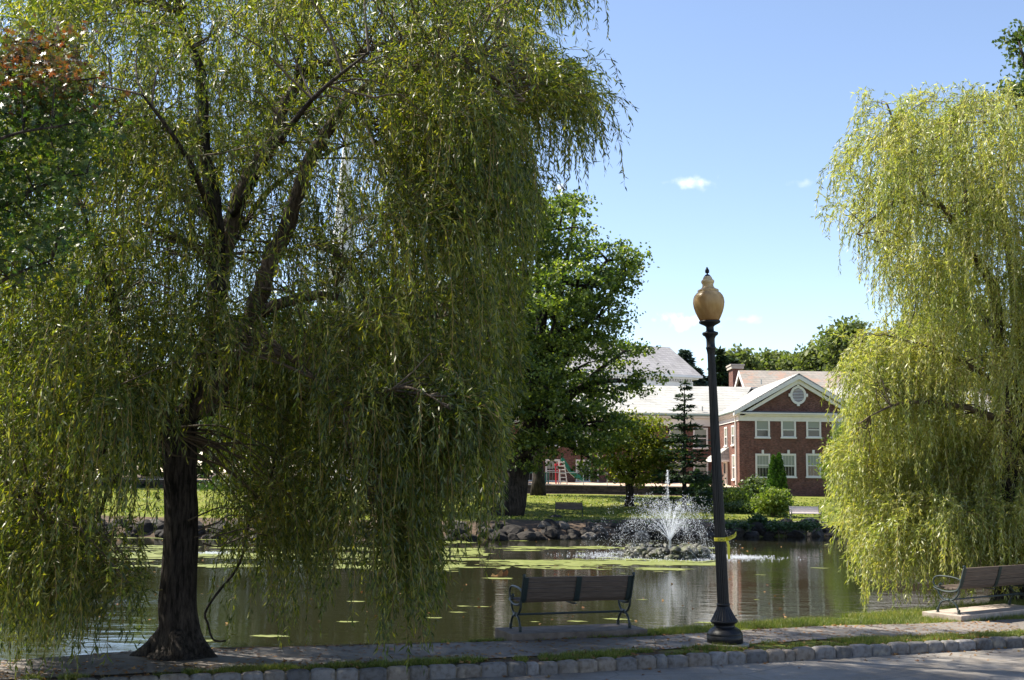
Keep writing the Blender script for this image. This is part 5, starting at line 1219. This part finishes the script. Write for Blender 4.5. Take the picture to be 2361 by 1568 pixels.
groupsL = [
    dict(n=500, u=(60, 1205), top=([0, 60, 150, 1240], [0, 0, -170, -170]), bot=([0, 1240], [420, 260]), Y=(13.0, 22.5), hem=hemT, L=(.6, 1.8), arch=.45, ns=13, hole=[(770, 300, 60, 120, .6), (430, 120, 330, 120, .25), (1010, 200, 200, 260, .35)], front=[(640, 330, 200, 230, .72), (470, 380, 60, 250, .6), (700, 700, 110, 60, .85), (330, 930, 80, 110, .85)]),
    dict(n=280, u=(-60, 1100), top=([-60, 300, 1150], [280, 300, 260]), bot=([-60, 1150], [880, 700]), Y=(12.8, 21.5), hem=hemA, L=(.8, 2.3), arch=.4, ns=13, hole=[(770, 420, 70, 170, .55), (1000, 450, 140, 260, .45)], front=[(640, 330, 200, 230, .72), (470, 380, 60, 250, .6), (700, 700, 110, 60, .85), (330, 930, 80, 110, .85)]),
    dict(n=68, u=(830, 1185), top=([830, 1225], [130, 170]), bot=([830, 1225], [520, 420]), Y=(13.5, 18), hem=hemA, L=(1.3, 3.2), arch=.3, ns=14),
    dict(n=30, u=(1190, 1300), top=([1190, 1300], [110, 200]), bot=([1190, 1300], [300, 260]), Y=(14.4, 17), hem=hemR, L=(.7, 1.9), arch=.55, ns=9),
    dict(n=10, u=(1240, 1335), top=([1240, 1335], [130, 215]), bot=([1240, 1335], [200, 235]), Y=(15, 16.5), hem=hemR, L=(.7, 1.5), arch=.7, ns=4),
    dict(n=22, u=(1180, 1285), top=([1180, 1285], [-160, -110]), bot=([1180, 1285], [0, -30]), Y=(14.4, 17.5), hem=hemT, L=(.8, 1.6), arch=.5, ns=9),
    dict(n=140, u=(-80, 345), top=([-80, 345], [760, 760]), bot=([-80, 240, 345], [1290, 1240, 1000]), Y=(12.6, 18.5), hem=hemA, L=(1.0, 2.6), arch=.25, ns=12, hole=[(310, 1050, 60, 90, .9)]),
    dict(n=56, u=(20, 330), top=([120, 330], [1220, 1320]), bot=([120, 330], [1350, 1370]), Y=(13.2, 16.2), hem=hemA, L=(.8, 1.7), arch=.4, ns=11),
    dict(n=44, u=(470, 700), top=([470, 700], [700, 700]), bot=([470, 700], [1080, 1120]), Y=(15.6, 20), hem=hemA, L=(1.3, 3.0), arch=.2, ns=11),
    dict(n=60, u=(660, 1060), top=([660, 1060], [700, 800]), bot=([660, 1060], [1090, 1010]), Y=(13.0, 19), hem=hemA, L=(1.3, 3.0), arch=.3, ns=14),
    dict(n=32, u=(1000, 1165), top=([1000, 1165], [620, 600]), bot=([1000, 1165], [950, 900]), Y=(13.5, 18), hem=hemA, L=(1.3, 3.0), arch=.3, ns=13),
    dict(n=34, u=(780, 1080), top=([780, 1080], [895, 930]), bot=([780, 1080], [960, 990]), Y=(13.2, 14.0), hem=hemA, L=(.9, 2.2), arch=.5, ns=13),
    dict(n=34, u=(500, 760), top=([500, 780], [1080, 1120]), bot=([500, 780], [1260, 1270]), Y=(15.8, 18), hem=hemA, L=(1.1, 2.2), arch=.3, ns=9),
    dict(n=20, u=(845, 905), top=([845, 905], [1100, 1100]), bot=([845, 905], [1260, 1260]), Y=(13.6, 14.4), hem=hemA, L=(1.5, 2.3), arch=.1, ns=12),
    dict(n=16, u=(340, 480), top=([340, 480], [680, 700]), bot=([340, 480], [880, 880]), Y=(13.4, 15), hem=hemA, L=(.8, 1.6), arch=.3, ns=12),
]
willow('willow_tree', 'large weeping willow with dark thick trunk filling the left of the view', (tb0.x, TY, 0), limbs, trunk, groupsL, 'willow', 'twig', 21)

# the right willow
RY = 25.5
def q4(l): return q3(l, RY)
tr = P(2330, 1380, RY)
rtrunk = [(q4([(2335, 1385, 0), (2330, 1340, 0), (2325, 1200, 0), (2330, 1050, 0), (2335, 900, 0)]), [.5, .34, .3, .28, .25])]
rl = [(q4([(2335, 920, 0), (2300, 800, -.2), (2295, 680, -.4), (2235, 580, -.6), (2175, 480, -.8), (2125, 440, -1), (2080, 330, -1.1), (2045, 240, -1.2)]), [.2, .15, .1, .07, .045, .03, .02], 'bark_light'),
      (q4([(2335, 920, 0), (2350, 760, .4), (2330, 600, .8), (2310, 450, 1.0), (2325, 330, 1.2), (2295, 250, 1.3)]), [.2, .15, .1, .06, .02], 'bark'),
      (q4([(2290, 760, 0), (2255, 720, .8), (2175, 700, 1.5), (2105, 680, 2)]), [.09, .06, .04, .015], 'bark'),
      (q4([(2125, 465, -1), (2065, 470, -1.2), (2015, 500, -1.4), (1975, 540, -1.5)]), [.03, .025, .02, .01], 'bark_light'),
      (q4([(2175, 480, -.8), (2085, 465, -.9), (2005, 475, -1.0)]), [.03, .02, .01], 'bark_light'),
      (q4([(2330, 1000, 0), (2285, 960, -1.0), (2175, 930, -1.8), (2075, 930, -2.3), (2005, 960, -2.6)]), [.1, .07, .05, .03, .01], 'bark_light'),
      (q4([(2330, 1050, 0), (2275, 1060, .8), (2165, 1080, 1.4), (2055, 1120, 1.8)]), [.08, .06, .04, .015], 'bark'),
      (q4([(2310, 450, 1.0), (2340, 340, .6), (2400, 270, .3), (2470, 250, 0)]), [.06, .04, .02, .01], 'bark_light'),
      (q4([(2235, 580, -.6), (2225, 430, -.4), (2205, 330, -.3), (2195, 260, -.3)]), [.05, .04, .02, .01], 'bark_light'),
      (q4([(2335, 900, .3), (2380, 600, 1.5), (2420, 420, 1.7), (2480, 330, 1.7)]), [.1, .07, .04, .01], 'bark_light'),
      (q4([(2335, 950, 0), (2400, 800, -.5), (2480, 650, -.8), (2560, 500, -1)]), [.18, .12, .08, .03], 'bark'),
      (q4([(2295, 880, -.5), (2195, 820, -1.2), (2105, 790, -1.6), (2035, 770, -1.9)]), [.06, .04, .025, .01], 'bark_light')]
hemB = ([1860, 1900, 1925, 1945, 1960, 1985, 2010, 2060, 2700], [560, 1080, 1300, 1330, 1400, 1420, 1400, 1420, 1420])
hemU = ([1860, 1900, 1940, 1990, 2040, 2080, 2120, 2600], [540, 600, 650, 700, 770, 840, 1200, 1400])
hemM = ([1860, 1890, 1945, 1960, 2000, 2060, 2600], [900, 980, 1040, 1120, 1300, 1420, 1420])
groupsR = [
    dict(n=34, u=(1963, 2148), top=([1925, 1970, 2010, 2060, 2110], [400, 280, 225, 260, 230]), bot=([1925, 2110], [540, 560]), Y=(23.8, 26.5), hem=hemU, L=(.8, 2.0), arch=.35, ns=9),
    dict(n=5, u=(1943, 1998), top=([1905, 1960], [420, 400]), bot=([1905, 1960], [500, 560]), Y=(23.8, 25.5), hem=hemU, L=(.6, 1.4), arch=.5, ns=7),
    dict(n=200, u=(2078, 2600), top=([2040, 2130, 2600], [300, 225, 235]), bot=([2040, 2600], [620, 700]), Y=(22.6, 28.5), hem=hemU, L=(1.2, 2.8), arch=.45, ns=14),
    dict(n=135, u=(2118, 2600), top=([2080, 2600], [600, 600]), bot=([2080, 2600], [900, 900]), Y=(23.4, 28.0), hem=hemM, L=(1.4, 3.0), arch=.35, ns=14, hole=[(2200, 640, 70, 100, .55)]),
    dict(n=46, u=(2003, 2188), top=([1965, 2010, 2150], [800, 770, 770]), bot=([1965, 2150], [980, 960]), Y=(23.6, 25.6), hem=hemM, L=(1.0, 2.6), arch=.45, ns=12),
    dict(n=8, u=(1973, 2028), top=([1935, 1990], [880, 780]), bot=([1935, 1990], [930, 900]), Y=(22.6, 24.0), hem=hemM, L=(.5, 1.1), arch=.8, ns=6),
    dict(n=245, u=(1993, 2600), top=([1955, 2600], [960, 900]), bot=([1955, 2600], [1220, 1220]), Y=(24.6, 27.5), hem=hemB, L=(1.2, 2.8), arch=.3, ns=15),
    dict(n=80, u=(2028, 2600), top=([1990, 2600], [1150, 1150]), bot=([1990, 2600], [1260, 1260]), Y=(23.2, 25.2), hem=hemB, L=(1.1, 2.2), arch=.3, ns=12),
    dict(n=12, u=(1963, 2013), top=([1925, 1975], [1080, 1000]), bot=([1925, 1975], [1200, 1200]), Y=(24.0, 25.2), hem=hemB, L=(.8, 1.8), arch=.3, ns=8),
]
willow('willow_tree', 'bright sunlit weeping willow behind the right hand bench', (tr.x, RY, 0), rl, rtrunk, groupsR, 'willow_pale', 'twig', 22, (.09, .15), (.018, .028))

# oak boughs reaching in from the left, before the willow
OY = 11.0
def q5(l): return q3(l, OY)
ot = P(-420, 1568, OY + 1)
rng = np.random.default_rng(77)
oak = empty('pin_oak', (ot.x, OY + 1, 0), 'oak with lobed dark green and reddening leaves at the left edge', 'tree')
q = MB(); q.tube([(ot.x, OY + 1, -.2), (ot.x + .1, OY + 1, 3), (ot.x, OY + 1, 7), (ot.x + .2, OY + 1, 10)], [.42, .32, .26, .14], 12)
lm = [[(-420, 700, 1), (-200, 620, .6), (0, 480, .2), (120, 420, 0), (200, 400, -.1)], [(-420, 500, 1), (-200, 330, .6), (-20, 240, .2), (100, 200, 0), (220, 180, 0)], [(-420, 400, 1), (-150, 200, .5), (20, 140, .2), (110, 110, 0)], [(-420, 900, 1), (-150, 740, .4), (20, 640, 0), (120, 600, 0)], [(-420, 600, 1), (-200, 480, -.3), (-20, 330, -.6), (140, 290, -.7)]]
oakn = []
for l in lm:
    l5 = q5(l); l5[0] = Vector((ot.x + .1, OY + 1, l5[0].z)); cv = smooth_curve(l5, 5); q.tube(cv, np.linspace(.035, .008, len(cv)).tolist(), 6); oakn += cv[6:]
def oak_cl(n, ug, vg, sz):
    C = []
    while len(C) < n:
        u, v = rng.uniform(*ug), rng.uniform(*vg)
        if u > 235 - abs(v - 300) * .28: continue
        C.append(tuple(P(u, v, OY + rng.uniform(-.6, 1.0))))
    C = np.array(C)
    for c in C:
        c = Vector(c); s_ = min(oakn, key=lambda m_: (m_ - c).length); q.tube([s_, s_.lerp(c, .5) + Vector((0, 0, .04)), c], [.01, .007, .004], 4, cap=False)
    return (C[:, None] + rng.normal(size=(n, 44, 3)) * [.15, .15, .10]).reshape(-1, 3)
g1 = oak_cl(230, (-320, 240), (200, 650), 0); g2 = oak_cl(46, (20, 240), (85, 240), 0); g3 = oak_cl(18, (-320, 60), (90, 220), 0)
def star(c): 
    n = len(c); nr = nrm(rng.normal(size=(n, 3)) + [0, -.2, .9]); a = nrm(np.cross(nr, rng.normal(size=(n, 3)))); b = np.cross(nr, a); s = rng.uniform(.035, .085, n)
    ang = np.array([0, 25, 50, 72, 100, 135, 180, 225, 260, 288, 310, 335]) * math.pi / 180; rr = np.array([1.0, .32, .85, .25, .7, .2, .55, .2, .7, .25, .85, .32])
    return c[:, None] + (a[:, None] * (np.cos(ang) * rr)[None, :, None] + b[:, None] * (np.sin(ang) * rr)[None, :, None] * .8) * s[:, None, None]
poly_mesh('foliage', star(np.concatenate([g1, g3])), M['maple'], oak); poly_mesh('red_foliage', star(g2), M['maple_red'], oak)
q.obj('trunk', M['bark'], oak, True)
